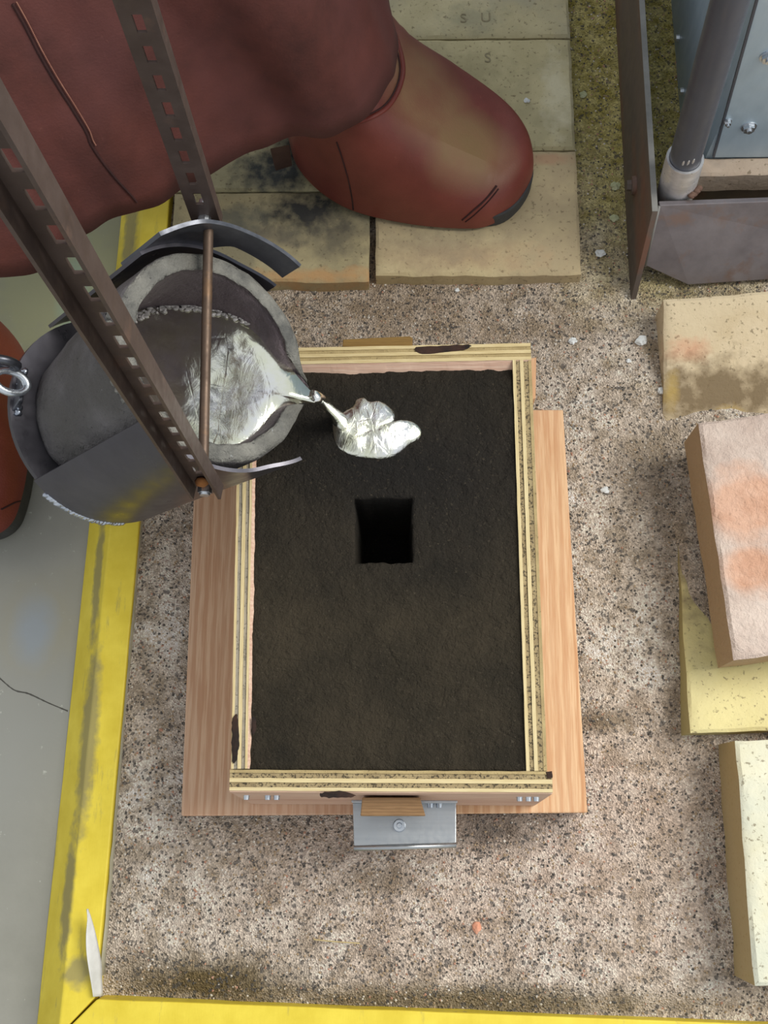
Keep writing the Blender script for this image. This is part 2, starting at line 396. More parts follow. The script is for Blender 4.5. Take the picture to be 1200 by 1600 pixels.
M_BACKBLK = mat_wood('ochre_block_wood', rgb(140, 108, 52), rgb(120, 90, 42), rgb(150, 118, 62), 120, 'X')
M_CHIP = mat_plain('white_flake', rgb(206, 208, 206), rgb(232, 234, 236), 120, .7)
M_LINER = mat_plain('white_plastic', rgb(196, 196, 192), rgb(226, 226, 224), 24, .4, stain=[((-.293, -.13, .02), (.006, .012, .03), rgb(120, 150, 200))])

# ------------------------------------------------------------------ ground
def sandz(x, y):
    z = .0045 * fbm(x * 7, y * 7, 1.7, 3) + .0022 * fbm(x * 26, y * 26, 4.2, 3)
    z -= .012 * math.exp(-((x + .28) ** 2 / .006 + (y + .165) ** 2 / .0016))
    z -= .006 * math.exp(-((y + .178) / .014) ** 2)
    return z - .002
g = G(); g.box((-2.2, -1.4, -.15), (2.2, 2.6, -.03))
floor = tag(build('floor', g, M_CONC), kind='structure')
g = G(); cr = spline([at(0, 1060, -.0299), at(22, 1078, -.0299), at(45, 1084, -.0299), at(75, 1098, -.0299), at(106, 1111, -.0299)], 8)
for i in range(len(cr) - 1):
    a, b = cr[i], cr[i + 1]; ja = .0006 + .0009 * abs(mn.noise(a * 300)); jb = .0006 + .0009 * abs(mn.noise(b * 300))
    g.add([a + V((0, ja, 0)), b + V((0, jb, 0)), b - V((0, jb, 0)), a - V((0, ja, 0))], [[0, 1, 2, 3]])
build('crack', g, mat_plain('crack_dirt', rgb(70, 68, 64), rgb(84, 82, 78), 90, 1.), floor)

X0, X1, Y0, Y1 = -.305, .95, -.215, 1.5
g = G(); nx, ny = 210, 290
for j in range(ny + 1):
    for i in range(nx + 1):
        x = X0 + (X1 - X0) * i / nx; y = Y0 + (Y1 - Y0) * j / ny
        g.v.append(V((x, y, sandz(x, y))))
for j in range(ny):
    for i in range(nx):
        a = j * (nx + 1) + i; g.f.append([a, a + 1, a + nx + 2, a + nx + 1]); g.m.append(0)
sand = tag(build('sand_bed', g, M_SAND, sm=True), 'coarse grey-beige sand bed inside the yellow curb, mossy at the upper right', 'sand', kind='stuff')
# loose coarse grains lying on the sand: one uncountable layer
def grains(name, n, size, cols, seed, label):
    rnd = random.Random(seed); g = G()
    octa = [(1, 0, 0), (-1, 0, 0), (0, 1, 0), (0, -1, 0), (0, 0, 1), (0, 0, -1)]
    of = [[0, 2, 4], [2, 1, 4], [1, 3, 4], [3, 0, 4], [2, 0, 5], [1, 2, 5], [3, 1, 5], [0, 3, 5]]
    while n:
        x = rnd.uniform(-.295, .42); y = rnd.uniform(-.185, .62 if x < .2 else 1.1)
        if -.225 < x < .17 and .01 < y < .42: continue
        r = rnd.uniform(*size); c = V((x, y, sandz(x, y) + r * .25)); a = rnd.uniform(0, 6.3)
        vs = []
        for p in octa:
            k = rnd.uniform(.65, 1.2); q = V((p[0] * math.cos(a) - p[1] * math.sin(a), p[0] * math.sin(a) + p[1] * math.cos(a), p[2] * .7)) * r * k
            vs.append(c + q)
        g.add(vs, of, rnd.choices(range(len(cols)), [c_[1] for c_ in cols])[0]); n -= 1
    return tag(build(name, g, [c_[0] for c_ in cols]), label, 'grit', kind='stuff')
GR = [(mat_plain('grit_dark', rgb(62, 60, 58), rgb(92, 88, 84), 300, .9), 4), (mat_plain('grit_tan', rgb(150, 128, 100), rgb(180, 158, 132), 300, .9), 4),
      (mat_plain('grit_pale', rgb(196, 188, 176), rgb(222, 214, 204), 300, .9), 2), (mat_plain('grit_rose', rgb(170, 124, 104), rgb(190, 146, 124), 300, .9), .7)]
grains('sand_grit', 15000, (.0007, .0017), GR, 3, 'loose dark, tan and pale grit scattered over the sand bed')

# yellow timber curb
A0, A1 = at(97, 1590, .012), at(222, 345, .012)          # ridge of the left rail
t_ = (A1 - A0).normalized(); far = A0 + t_ * 1.75
nrm = V((t_.y, -t_.x, 0))                                # towards the sand
wtop = .0305
corner_in = at(150, 1560, .012); corner_out = corner_in + V((-.034, -.034, 0))
curb = empty('timber_curb', (A0.x, A0.y, -.03), 'yellow-painted timber curb with a bevelled outer side, mitred round the corner of the sand bed', 'curb')
g = G(); e0 = V((corner_out.x + .001, corner_out.y + .0, 0)); prof = [(-.040, -.03), (0, .012), (wtop, .012), (wtop, -.03)]
s0 = [V((-.371, e0.y - .03, -.03)), V((corner_out.x, corner_out.y, .012)), V((corner_in.x - .0008, corner_in.y + .0008, .012)), V((corner_in.x - .0008, corner_in.y + .0008, -.03))]
s1 = [far + nrm * a + V((0, 0, b - .012)) for a, b in prof]
mid = [];
rings = []
for k in range(0, 41):
    f_ = k / 40; rings.append([s0[i].lerp(s1[i], f_) + V((.0006 * fbm(k * .9, i * 3.1), 0, .0004 * fbm(k * .7, i * 5 + 9))) for i in range(4)])
g.loft(rings, True, 0, True)
build('side_rail', g, M_YEL, curb, bevel=.0016)
g = G(); b1 = at(1120, 1597, .012); bd = (b1 - corner_in).normalized(); bn = V((bd.y, -bd.x, 0))
q0 = [corner_in + V((.0008, -.0008, 0)), V((corner_out.x + .001, corner_out.y - .001, .012)), V((-.371, corner_out.y - .032, -.03)), corner_in + V((.0008, -.0008, -.042))]
q1 = [corner_in + bd * 1.25, corner_in + bd * 1.25 + bn * .034, corner_in + bd * 1.25 + bn * .072 - V((0, 0, .042)), corner_in + bd * 1.25 - V((0, 0, .042))]
rings = []
for k in range(0, 31):
    f_ = k / 30; rings.append([q0[i].lerp(q1[i], f_) + V((0, .0006 * fbm(k * .9, i * 3.1, 4), .0004 * fbm(k * .7, i * 5, 2))) for i in range(4)])
g.loft(rings, True, 0, True)
build('front_rail', g, M_YEL, curb, bevel=.0016)

# ------------------------------------------------------------------ bricks
def brick_geo(c4, z0, ztop, n=(14, 8), amp=.0012, seed=0, wav=0.):
    """brick whose top has the four corners c4 (counter-clockwise); ztop is a number or 4 heights; edges worn"""
    g = G(); nx, ny = n; zt = [ztop] * 4 if not hasattr(ztop, '__len__') else ztop
    zb = [z0] * 4 if not hasattr(z0, '__len__') else z0
    def P(u, v, top):
        z = zt if top else zb
        p = (V(c4[0]) * (1 - u) + V(c4[1]) * u) * (1 - v) + (V(c4[3]) * (1 - u) + V(c4[2]) * u) * v
        zz = (z[0] * (1 - u) + z[1] * u) * (1 - v) + (z[3] * (1 - u) + z[2] * u) * v
        return V((p.x, p.y, zz))
    ew, el = .0035 / max((V(c4[1]) - V(c4[0])).length, .01), .0035 / max((V(c4[3]) - V(c4[0])).length, .01)
    us = [0, ew] + [i / nx for i in range(1, nx)] + [1 - ew, 1]; vs = [0, el] + [i / ny for i in range(1, ny)] + [1 - el, 1]
    idx = {}
    def vert(i, j, top):
        k = (i, j, top)
        if k not in idx:
            p = P(us[i], vs[j], top); rim = i in (0, len(us) - 1) or j in (0, len(vs) - 1)
            if top and rim: p.z -= .0022 + .0016 * abs(mn.noise(p * 60 + V((seed, 0, 0))))
            p += V((mn.noise(p * 40 + V((seed, 0, 0))), mn.noise(p * 40 + V((0, seed, 5))), mn.noise(p * 45 + V((9, 0, seed))))) * amp
            if wav and j == 0: p.y += wav * (fbm(p.x * 16, seed, 2, 3)) + (0 if top else -.002)
            idx[k] = len(g.v); g.v.append(p)
        return idx[k]
    I, J = len(us), len(vs)
    for top in (True, False):
        for i in range(I - 1):
            for j in range(J - 1): g.f.append([vert(i, j, top), vert(i + 1, j, top), vert(i + 1, j + 1, top), vert(i, j + 1, top)]); g.m.append(0)
    for i in range(I - 1):
        for j in (0, J - 1): g.f.append([vert(i, j, True), vert(i + 1, j, True), vert(i + 1, j, False), vert(i, j, False)]); g.m.append(0)
    for j in range(J - 1):
        for i in (0, I - 1): g.f.append([vert(i, j, True), vert(i, j + 1, True), vert(i, j + 1, False), vert(i, j, False)]); g.m.append(0)
    return g
ZP = .02
pave = empty('brick_pavement', (-.03, .8, 0), 'flat pale firebrick pavement laid behind the mould, under the boots', 'pavement')
SOOT = rgb(30, 33, 38); BUFF = rgb(186, 172, 130); BUFF2 = rgb(204, 190, 150); GREYB = rgb(166, 158, 128)
def paver(x0, x1, y0, y1, mat, seed, wav=0., dz=0.):
    m = .0012
    c = [(x0 + m, y0 + m, 0), (x1 - m, y0 + m, 0), (x1 - m, y1 - m, 0), (x0 + m, y1 - m, 0)]
    return build('brick', brick_geo(c, -.03, ZP + dz, (16, 12), .0009, seed, wav), mat, pave, auto=35)
# coordinates below are relative to the pavement's base
def pst(px, py, rx, ry, c, a): q = at(px, py, ZP) - OFF[pave.name]; return ((q.x, q.y, q.z), (rx, ry, .1), c, a)
mB0 = mat_brick('paver_plain', rgb(184, 172, 134), rgb(204, 192, 154), rgb(172, 164, 138), [pst(740, 30, .05, .03, rgb(150, 146, 122), .6)])
mB1 = mat_brick('paver_pale_end', rgb(182, 170, 130), rgb(200, 188, 148), rgb(168, 158, 124), [pst(870, 150, .022, .07, rgb(214, 206, 176), .8), pst(740, 110, .06, .03, rgb(148, 138, 104), .5)])
mB2 = mat_brick('paver_buff', rgb(184, 166, 128), rgb(206, 188, 148), rgb(176, 158, 126), [pst(720, 400, .12, .025, rgb(190, 160, 124), .7), pst(690, 385, .09, .04, rgb(150, 138, 116), .5), pst(860, 250, .03, .01, rgb(186, 142, 112), .6)])
mB3 = mat_brick('paver_sooty', rgb(158, 146, 112), rgb(184, 170, 132), rgb(140, 132, 106),
                [pst(480, 328, .06, .04, SOOT, .95), pst(370, 345, .035, .03, rgb(72, 76, 74), .7), pst(530, 370, .05, .04, rgb(80, 76, 70), .6), pst(430, 370, .05, .02, rgb(96, 90, 82), .6),
                 pst(500, 430, .12, .012, rgb(190, 146, 98), .8)])
mB4 = mat_brick('paver_dark_corner', rgb(164, 156, 122), rgb(190, 182, 146), rgb(146, 144, 122), [pst(425, 268, .06, .035, rgb(52, 58, 62), .95), pst(455, 230, .03, .03, SOOT, .9)])
yA = at(700, 431, ZP).y; yB = at(700, 235, ZP).y; yC = at(700, 60, ZP).y
xr0, xr1 = at(585, 430, ZP).x, at(908, 430, ZP).x + .002
pb = paver(xr0, xr1, yA, yB, mB2, 3, .004)
paver(xr0, xr1, yB, yC, mB1, 4)
paver(xr0, xr1, yC, yC + .165, mB0, 5)
paver(xr0, xr1, yC + .165, yC + .33, mB1, 6)
yD = at(450, 441, ZP).y; yE = at(400, 299, ZP).y
xl0, xl1 = at(262, 440, ZP).x, at(578, 440, ZP).x
paver(xl0, xl1, yD, yE, mB3, 7, .004)
paver(xl0, xl1, yE, yE + .15, mB4, 8)
paver(xl0, xl1, yE + .15, yE + .30, mB0, 9)
paver(xl0, xl1, yE + .30, yE + .45, mB1, 10)
M_STAMP = mat_plain('stamped_recess', rgb(134, 124, 98), rgb(150, 140, 112), 200, .95)
def letter(ch, px, py, size):
    cu = bpy.data.curves.new('stamp', 'FONT'); cu.body = ch; cu.size = size; cu.extrude = .0004; cu.align_x = 'CENTER'; cu.align_y = 'CENTER'
    ob = bpy.data.objects.new('stamp_source', cu); COL.objects.link(ob)
    dg = bpy.context.evaluated_depsgraph_get(); me = bpy.data.meshes.new_from_object(ob.evaluated_get(dg))
    bpy.data.objects.remove(ob)
    o = bpy.data.objects.new('stamped_letter', me); COL.objects.link(o); me.materials.append(M_STAMP)
    o.parent = pave; o.location = at(px, py, ZP + .0004) - OFF[pave.name]
for ch, px, py in (('S', 724, 29), ('U', 759, 28), ('S', 762, 91)): letter(ch, px, py, .019)

def loose_brick(name, c4, z0, zt, mat, label, amp=.0014, seed=1, base=None):
    b_ = V(base) if base else V(((c4[0][0] + c4[2][0]) / 2, (c4[0][1] + c4[2][1]) / 2, min(z0) if hasattr(z0, '__len__') else z0))
    o = build(name, brick_geo(c4, z0, zt, (20, 12), amp, seed), mat, base=b_, auto=35)
    return tag(o, label, 'brick', 'loose firebricks at the right edge')
def rel(c4, p, z=0): 
    cx = (c4[0][0] + c4[2][0]) / 2; cy = (c4[0][1] + c4[2][1]) / 2; return (p.x - cx, p.y - cy, z)
# buff brick nearest the frame
tl, bl = at(1038, 468, .045), at(1054, 640, .045); tr = at(1200, 454, .045)
ex = (tr - tl).normalized() * .23
c4 = [bl, bl + ex, tl + ex, tl]
m = mat_brick('buff_brick', rgb(202, 182, 148), rgb(218, 200, 170), rgb(210, 192, 160),
              [((*rel(c4, at(1083, 533, .045))[:2], .045), (.034, .019, .06), rgb(206, 148, 118), .7), ((*rel(c4, at(1130, 590, .045))[:2], .045), (.14, .046, .06), rgb(118, 100, 74), .9),
               ((*rel(c4, at(1060, 590, .045))[:2], .045), (.012, .025, .06), rgb(188, 160, 92), .7), ((*rel(c4, at(1160, 620, .045))[:2], .045), (.02, .01, .06), rgb(196, 164, 90), .8)])
loose_brick('firebrick', c4, -.04, [-.006, -.006, .045, .045], m, 'buff firebrick with an orange patch, sunk in sand next to the steel frame', seed=2)
# yellow slab under the pink brick
bl, tl = at(1078, 1146, .034), at(1060, 800, .0); br = at(1200, 1141, .034)
ex = (br - bl).normalized() * .23
c4 = [bl, bl + ex, tl + ex, tl]
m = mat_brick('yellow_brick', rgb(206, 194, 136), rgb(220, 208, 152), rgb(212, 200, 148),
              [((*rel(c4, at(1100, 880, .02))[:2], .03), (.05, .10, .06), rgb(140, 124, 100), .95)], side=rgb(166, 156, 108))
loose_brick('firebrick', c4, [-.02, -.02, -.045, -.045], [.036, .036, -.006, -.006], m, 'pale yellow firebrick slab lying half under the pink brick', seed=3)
# pink brick on top
tl, bl = at(1092, 660, .092), at(1147, 1032, .092); tr = at(1200, 645, .092)
ex = (tr - tl).normalized() * .23
c4 = [bl, bl + ex, tl + ex, tl]
def mat_pink():
    s = NT('pink_brick', .92)
    col = s.ramp(s.noise(20, 6, .65), [(.32, rgb(186, 164, 152)), (.68, rgb(214, 196, 184))])
    m1 = s.blob((*rel(c4, at(1165, 790, .092))[:2], .05), (.05, .05, .1), .5, 30, .5)
    m2 = s.blob((*rel(c4, at(1180, 890, .092))[:2], .05), (.045, .03, .1), .5, 30, .5)
    col = s.mix(s.math('MAXIMUM', m1, m2), col, s.ramp(s.noise(40, 4), [(.4, rgb(200, 154, 128)), (.6, rgb(212, 170, 146))]))
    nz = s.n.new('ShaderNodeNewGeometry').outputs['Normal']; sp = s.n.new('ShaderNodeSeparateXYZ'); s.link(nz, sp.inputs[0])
    col = s.mix(s.ramp(s.math('ABSOLUTE', sp.outputs[2]), [(.3, 1.), (.6, 0.)]), col, rgb(178, 152, 120))   # steep faces tinted tan, their shade painted in
    wv = s.n.new('ShaderNodeVectorMath'); wv.operation = 'ADD'; s.link(s.co, wv.inputs[0]); nn_ = s.n.new('ShaderNodeTexNoise'); s.link(s.co, nn_.inputs['Vector']); nn_.inputs['Scale'].default_value = 40; sc_ = s.n.new('ShaderNodeVectorMath'); sc_.operation = 'SCALE'; s.link(nn_.outputs['Color'], sc_.inputs[0]); sc_.inputs['Scale'].default_value = .03; s.link(sc_.outputs[0], wv.inputs[1])
    ck = s.ramp(s.voro(20, 'Distance', wv.outputs[0], 'DISTANCE_TO_EDGE'), [(0, 0.), (.025, 1.)])
    h = s.math('ADD', s.math('ADD', s.noise(150, 5, .7), s.math('MULTIPLY', s.noise(30, 4), 1.6)), s.math('MULTIPLY', ck, .07))
    return s.done(col, s.bump(h, .8, .005))
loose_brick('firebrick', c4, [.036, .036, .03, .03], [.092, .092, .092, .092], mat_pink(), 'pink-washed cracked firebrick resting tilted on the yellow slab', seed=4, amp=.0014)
def drift(px, zb, zt, seed):
    out = spline([V((at(x, y, .012).x, at(x, y, .012).y, 0)) for x, y in px], 6, True); c = sum(out, V((0, 0, 0))) / len(out)
    build('sand_drift', dome(out, 0, lambda r, x, y: zb(x, y) + zt * (1 - r ** 2.2) + .0016 * fbm(x * 60, y * 60, seed, 3) * (1 - r), 12, c), M_SAND, sand, sm=True)['kind'] = 'stuff'
y0_, y1_ = at(1078, 1146, .036).y, at(1060, 800, 0).y
drift([(1056, 800), (1064, 850), (1070, 905), (1084, 948), (1108, 985), (1128, 985), (1120, 900), (1108, 800), (1098, 740), (1070, 750)], lambda x, y: .036 + (-.006 - .036) * (y - y0_) / (y1_ - y0_) - .0008, .006, 3)
# brick in the lower right corner
tl, bl = at(1150, 1157, .062), at(1180, 1541, .062)
ex = V((.995, .02, 0)) * .23
c4 = [bl, bl + ex, tl + ex, tl]
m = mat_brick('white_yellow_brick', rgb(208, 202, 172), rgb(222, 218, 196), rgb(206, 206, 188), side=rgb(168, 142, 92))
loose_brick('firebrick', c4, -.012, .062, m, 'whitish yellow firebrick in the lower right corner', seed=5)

# ------------------------------------------------------------------ bottom board
ZB = .03
bc = [at(283, 1275, ZB), at(918, 1270, ZB), at(880, 640, ZB), at(308, 640, ZB)]
board = empty('bottom_board', (-.03, .22, 0), 'pinkish fir board lying under the plywood flask', 'board')
split = [bc[0].lerp(bc[1], .5), bc[3].lerp(bc[2], .5)]
g = G()
def slab(c, mi):
    g.hexa([V((p.x, p.y, ZB - .022)) for p in c], c, mi)
slab([bc[0], split[0], split[1], bc[3]], 0)
b_l = build('plank', g, M_BOARD, board, bevel=.0015)
g = G(); slab([split[0] + V((.0006, 0, 0)), bc[1], bc[2], split[1] + V((.0006, 0, 0))], 0)
build('plank', g, M_BOARD2, board, bevel=.0015)

# ------------------------------------------------------------------ flask
ZR = .175
FR = dict(fl=at(358, 1235, ZR), fr=at(864, 1238, ZR), br=at(829, 536, ZR), bl=V((-.163, .4405, ZR)))
flask = empty('moulding_flask', (-.02, .23, ZB), 'open plywood moulding flask packed with black sand, standing on the fir board', 'flask')
def ply_wall(name, p0, p1, inward, layers, z0=ZB, draft=.007, lip=None, cutb=0.):
    """p0,p1: outer rim edge; layers: (thickness, material index, dz); inward: unit vector"""
    g = G(); t = 0.; inward = V(inward)
    for k, (th, mi, dz) in enumerate(layers):
        n = 24; rings = []
        for i in range(n + 1):
            f_ = i / n; p = p0.lerp(p1, f_)
            j0 = .0004 * mn.noise(V((f_ * 20, k * 3., 0))); j1 = .0004 * mn.noise(V((f_ * 20, k * 3. + 3., 0)))
            a = p + inward * (t + j0); b = p + inward * (t + th + j1); z = ZR + dz + .0005 * mn.noise(V((f_ * 30, k * 7., 5)))
            zb = z0 + .0005
            rings.append([V((a.x, a.y, z)), V((b.x, b.y, z)), V((b.x, b.y, zb)) - inward * draft, V((a.x, a.y, zb)) - inward * draft])
        g.loft(rings, True, mi, True); t += th
    if lip:
        wd, drop, mi = lip; rings = []
        for i in range(49):
            f_ = i / 48; p = p0.lerp(p1, f_); a = p + inward * t; ww = wd * (1 + .25 * fbm(f_ * 9, 3.3))
            b = a + inward * ww
            rings.append([V((a.x, a.y, ZR - .0006)), V((b.x, b.y, ZR - drop)), V((b.x, b.y, z0 + .0005)) - inward * draft, V((a.x, a.y, z0 + .0005)) - inward * draft])
        g.loft(rings, True, mi, True)
    return g
mats = [PLYL, PLYG, PLYD, PLYT, M_FACE]
matsx = [PLYLX, PLYG, PLYD, PLYT, M_FACE]
inx = V((0, 1, 0))
# front end wall: sits across both side walls
g = ply_wall('w', FR['fl'], FR['fr'], (-.008, 1, 0), [(.0028, 0, -.001), (.0042, 2, -.0014), (.0036, 0, 0), (.0044, 2, -.0012), (.0026, 3, 0)], draft=.009)
end_f = build('end_wall', g, matsx, flask)
g = G(); a, b = FR['fl'], FR['fr']
g.hexa([V((a.x, a.y - .0095, ZB + .001)), V((b.x, b.y - .0095, ZB + .001)), V((b.x, b.y - .009, ZB + .001)), V((a.x, a.y - .009, ZB + .001))],
       [V((a.x, a.y - .0012, ZR - .003)), V((b.x, b.y - .0012, ZR - .004)), V((b.x, b.y + .0002, ZR - .004)), V((a.x, a.y + .0002, ZR - .003))])
build('outer_veneer', g, M_FACE, end_f)
wf = .0182
# left and right side walls run from the front wall to the back wall
d_l = (FR['bl'] - FR['fl']).normalized(); inl = V((d_l.y, -d_l.x, 0))
l0 = FR['fl'] + d_l * wf + inl * .001; l1 = FR['bl'] - d_l * .0175
g = ply_wall('w', l0, l1, inl, [(.0024, 0, -.001), (.0034, 1, -.0012), (.0032, 0, 0), (.0034, 1, -.0014), (.0022, 0, 0)], lip=(.0085, .011, 4), draft=.004)
build('side_wall', g, mats, flask)
d_r = (FR['br'] - FR['fr']).normalized(); inr = V((-d_r.y, d_r.x, 0))
r0 = FR['fr'] + d_r * wf + inr * .004; r1 = FR['br'] - d_r * .0175 
g = ply_wall('w', r0, r1, inr, [(.0030, 3, -.001), (.0048, 2, -.0016), (.0034, 0, 0), (.0040, 2, -.0012), (.0030, 0, 0)], draft=.004)
build('side_wall', g, mats, flask)
d_b = (FR['br'] - FR['bl']).normalized(); inb = V((d_b.y, -d_b.x, 0))
g = ply_wall('w', FR['bl'], FR['br'], inb, [(.0034, 0, 0), (.0036, 3, -.001), (.0034, 0, 0), (.0036, 3, -.0012), (.0034, 0, 0)], lip=(.009, .010, 4), draft=.004)
build('end_wall', g, matsx, flask)
# charred marks where metal splashed the rim: thin irregular scabs
def scab(name, pts, z, parent):
    out = spline([at(px, py, z) for px, py in pts], 6, True)
    out = [p + V((mn.noise(p * 400), mn.noise(p * 400 + V((7, 0, 0))), 0)) * .0012 for p in out]
    return build(name, dome(out, z, lambda r, x, y: .0006 * (1 - r * r) + .0003 * mn.noise(V((x * 500, y * 500, 1))), 5), M_CHAR, parent, sm=True)
scab('char_mark', [(650, 543), (700, 540), (735, 539), (728, 546), (700, 550), (660, 553)], ZR + .0001, flask)
scab('char_mark', [(363, 1125), (371, 1118), (374, 1150), (372, 1180), (364, 1192), (362, 1160)], ZR + .0001, flask)
scab('char_mark', [(393, 1125), (399, 1122), (400, 1142), (394, 1146)], ZR + .0001, flask)
scab('char_mark', [(500, 1240), (530, 1236), (556, 1242), (545, 1246), (510, 1246)], ZR + .0001, flask)
scab('char_mark', [(853, 1206), (862, 1206), (863, 1214), (855, 1216)], ZR + .0001, flask)
for px, py in ((385, 1251), (418, 1256), (432, 1257), (812, 1252), (826, 1250), (838, 1247)):
    c = at(px, py, .135); c.y = FR['fl'].y - .005
    g = G(); g.cyl(c + V((0, .004, 0)), c + V((0, -.0022, 0)), .0032, .0026, 12); build('screw_head', g, M_ZINC, flask, auto=40)
# key blocks and the aluminium guide on the front
y_f = FR['fl'].y
g = G(); zt = .150
k0 = [at(566, 1246, zt), at(656, 1246, zt), at(665, 1275, zt), at(563, 1275, zt)]
g.hexa([V((p.x, p.y, zt - .05)) for p in k0], k0); kb = build('key_block', g, M_WEDGE, flask, bevel=.0008)
kb['label'] = 'brown tapered wooden key block on the front'
g = G(); zt = .155
k0 = [at(535, 541, zt), at(536, 530, zt), at(640, 525, zt), at(645, 528, zt), at(643, 545, zt)]
g.hexa([V((p.x, p.y, zt - .05)) for p in k0], k0); build('key_block', g, M_BACKBLK, flask, bevel=.0008)
g = G(); zt = .11
k0 = [at(826, 560, zt), at(838, 558, zt), at(837, 622, zt), at(826, 626, zt)]
g.hexa([V((p.x, p.y, zt - .06)) for p in k0], k0); build('key_block', g, M_BOARD2, flask, bevel=.0008)
brk = empty('aluminium_angle_bracket', at(631, 1290, .05), 'short aluminium angle bracket with a bolt, fixed to the front of the flask', 'bracket')
zt = .066
k = [at(551, 1254, zt), at(713, 1254, zt), at(713, 1322, zt), at(553, 1327, zt)]
g = G(); g.hexa([V((p.x, p.y, zt - .003)) for p in k], k)
yb = k[0].y
lf = build('flange', g, M_ALU, brk, bevel=.001)
g = G(); g.tube([k[3] + V((0, .0008, .0008)), k[2] + V((0, .0008, .0008))], .0026, 10); build('rounded_lip', g, M_ALU, brk, sm=True)
g = G(); g.box((k[0].x, yb - .0005, zt - .003), (k[1].x, yb + .0025, zt + .026)); build('upright_leaf', g, M_ALU, brk, bevel=.0008)
for px, py, n_, r in ((624, 1290, 'bolt_head', .0062),):
    c = at(px, py, zt); g = G(); g.cyl(c, c + V((0, 0, .004)), r, r * .86, 18); g.cyl(c + V((0, 0, .004)), c + V((0, 0, .0052)), r * .5, r * .35, 12); build(n_, g, M_ZINC, brk, auto=40)
for px, py in ((673, 1262), (687, 1261)):
    c = at(px, py, zt + .004); c.y = yb - .0004
    g = G(); g.cyl(c, c + V((0, -.004, 0)), .0032, .0028, 12); build('rivet', g, M_ZINC, brk, auto=40)

# ------------------------------------------------------------------ black moulding sand with sprue hole
ZS = .1715
hx0, hx1 = at(556, 800, ZS).x, at(645, 800, ZS).x; hy0, hy1 = at(600, 880, ZS).y, at(600, 778, ZS).y
ix0, ix1 = -.155, .1045; iy0, iy1 = .041, .4235
def lines(a, b, h0, h1, n):
    L = []
    for s, e in ((a, h0), (h0, h1), (h1, b)):
        k = max(3, int(n * (e - s) / (b - a))); L += [s + (e - s) * i / k for i in range(k)]
    return L + [b]
xs, ys = lines(ix0, ix1, hx0, hx1, 120), lines(iy0, iy1, hy0, hy1, 170)
def skew(x, y):   # follow the slightly out-of-square flask
    return x + (y - .2) * -.014 * (1 if x < 0 else .5)
def mouldz(x, y):
    z = ZS + .0020 * fbm(x * 18, y * 18, 2.2, 4) + .0011 * fbm(x * 90, y * 90, 7, 3)
    e = min(x - ix0, iy1 - y)
    z -= .0045 * smooth(1 - e / .02)
    z += .0012 * smooth(1 - min(ix1 - x, y - iy0) / .012)
    return z
g = G(); vid = {}
for j, y in enumerate(ys):
    for i, x in enumerate(xs):
        vid[i, j] = len(g.v); p = V((skew(x, y), y, mouldz(x, y)))
        hx = hx0 - 1e-6 <= x <= hx1 + 1e-6 and hy0 - 1e-6 <= y <= hy1 + 1e-6
        if hx: p += V((.0012 * mn.noise(p * 130), .0018 * mn.noise(p * 110 + V((4, 0, 0))), -.0012))
        g.v.append(p)
hi = (xs.index(hx0), xs.index(hx1)); hj = (ys.index(hy0), ys.index(hy1))
for j in range(len(ys) - 1):
    for i in range(len(xs) - 1):
        if hi[0] <= i < hi[1] and hj[0] <= j < hj[1]: continue
        g.f.append([vid[i, j], vid[i + 1, j], vid[i + 1, j + 1], vid[i, j + 1]]); g.m.append(0)
loop = [vid[i, hj[0]] for i in range(hi[0], hi[1])] + [vid[hi[1], j] for j in range(hj[0], hj[1])] + \
       [vid[i, hj[1]] for i in range(hi[1], hi[0], -1)] + [vid[hi[0], j] for j in range(hj[1], hj[0], -1)]
prev = loop
cx, cy = (hx0 + hx1) / 2, (hy0 + hy1) / 2
for lev, zz in enumerate((.006, .03, .07, .125)):
    cur = []
    for q in loop:
        p = g.v[q]; n_ = len(g.v); sh = 1 - .10 * zz / .125
        g.v.append(V((cx + (p.x - cx) * sh + .0008 * mn.noise(p * 200 + V((lev * 5, 0, 0))), cy + (p.y - cy) * sh + .0008 * mn.noise(p * 200 + V((0, lev * 5, 0))), ZS - zz))); cur.append(n_)
    for q in range(len(loop)):
        g.f.append([prev[q], prev[(q + 1) % len(loop)], cur[(q + 1) % len(loop)], cur[q]]); g.m.append(0)
    prev = cur
g.f.append(prev); g.m.append(0)
# skirt down to the board so that it is a solid block of sand
per = [vid[i, 0] for i in range(len(xs))] + [vid[len(xs) - 1, j] for j in range(1, len(ys))] + [vid[i, len(ys) - 1] for i in range(len(xs) - 2, -1, -1)] + [vid[0, j] for j in range(len(ys) - 2, 0, -1)]
low = []
for q in per: p = g.v[q]; low.append(len(g.v)); g.v.append(V((p.x, p.y, ZB + .002)))
for q in range(len(per)): g.f.append([per[q], per[(q + 1) % len(per)], low[(q + 1) % len(per)], low[q]]); g.m.append(0)
tag(build('moulding_sand', g, M_MOULD, sm=True), 'black packed moulding sand with a square sprue hole, inside the plywood flask', 'moulding sand', kind='stuff')

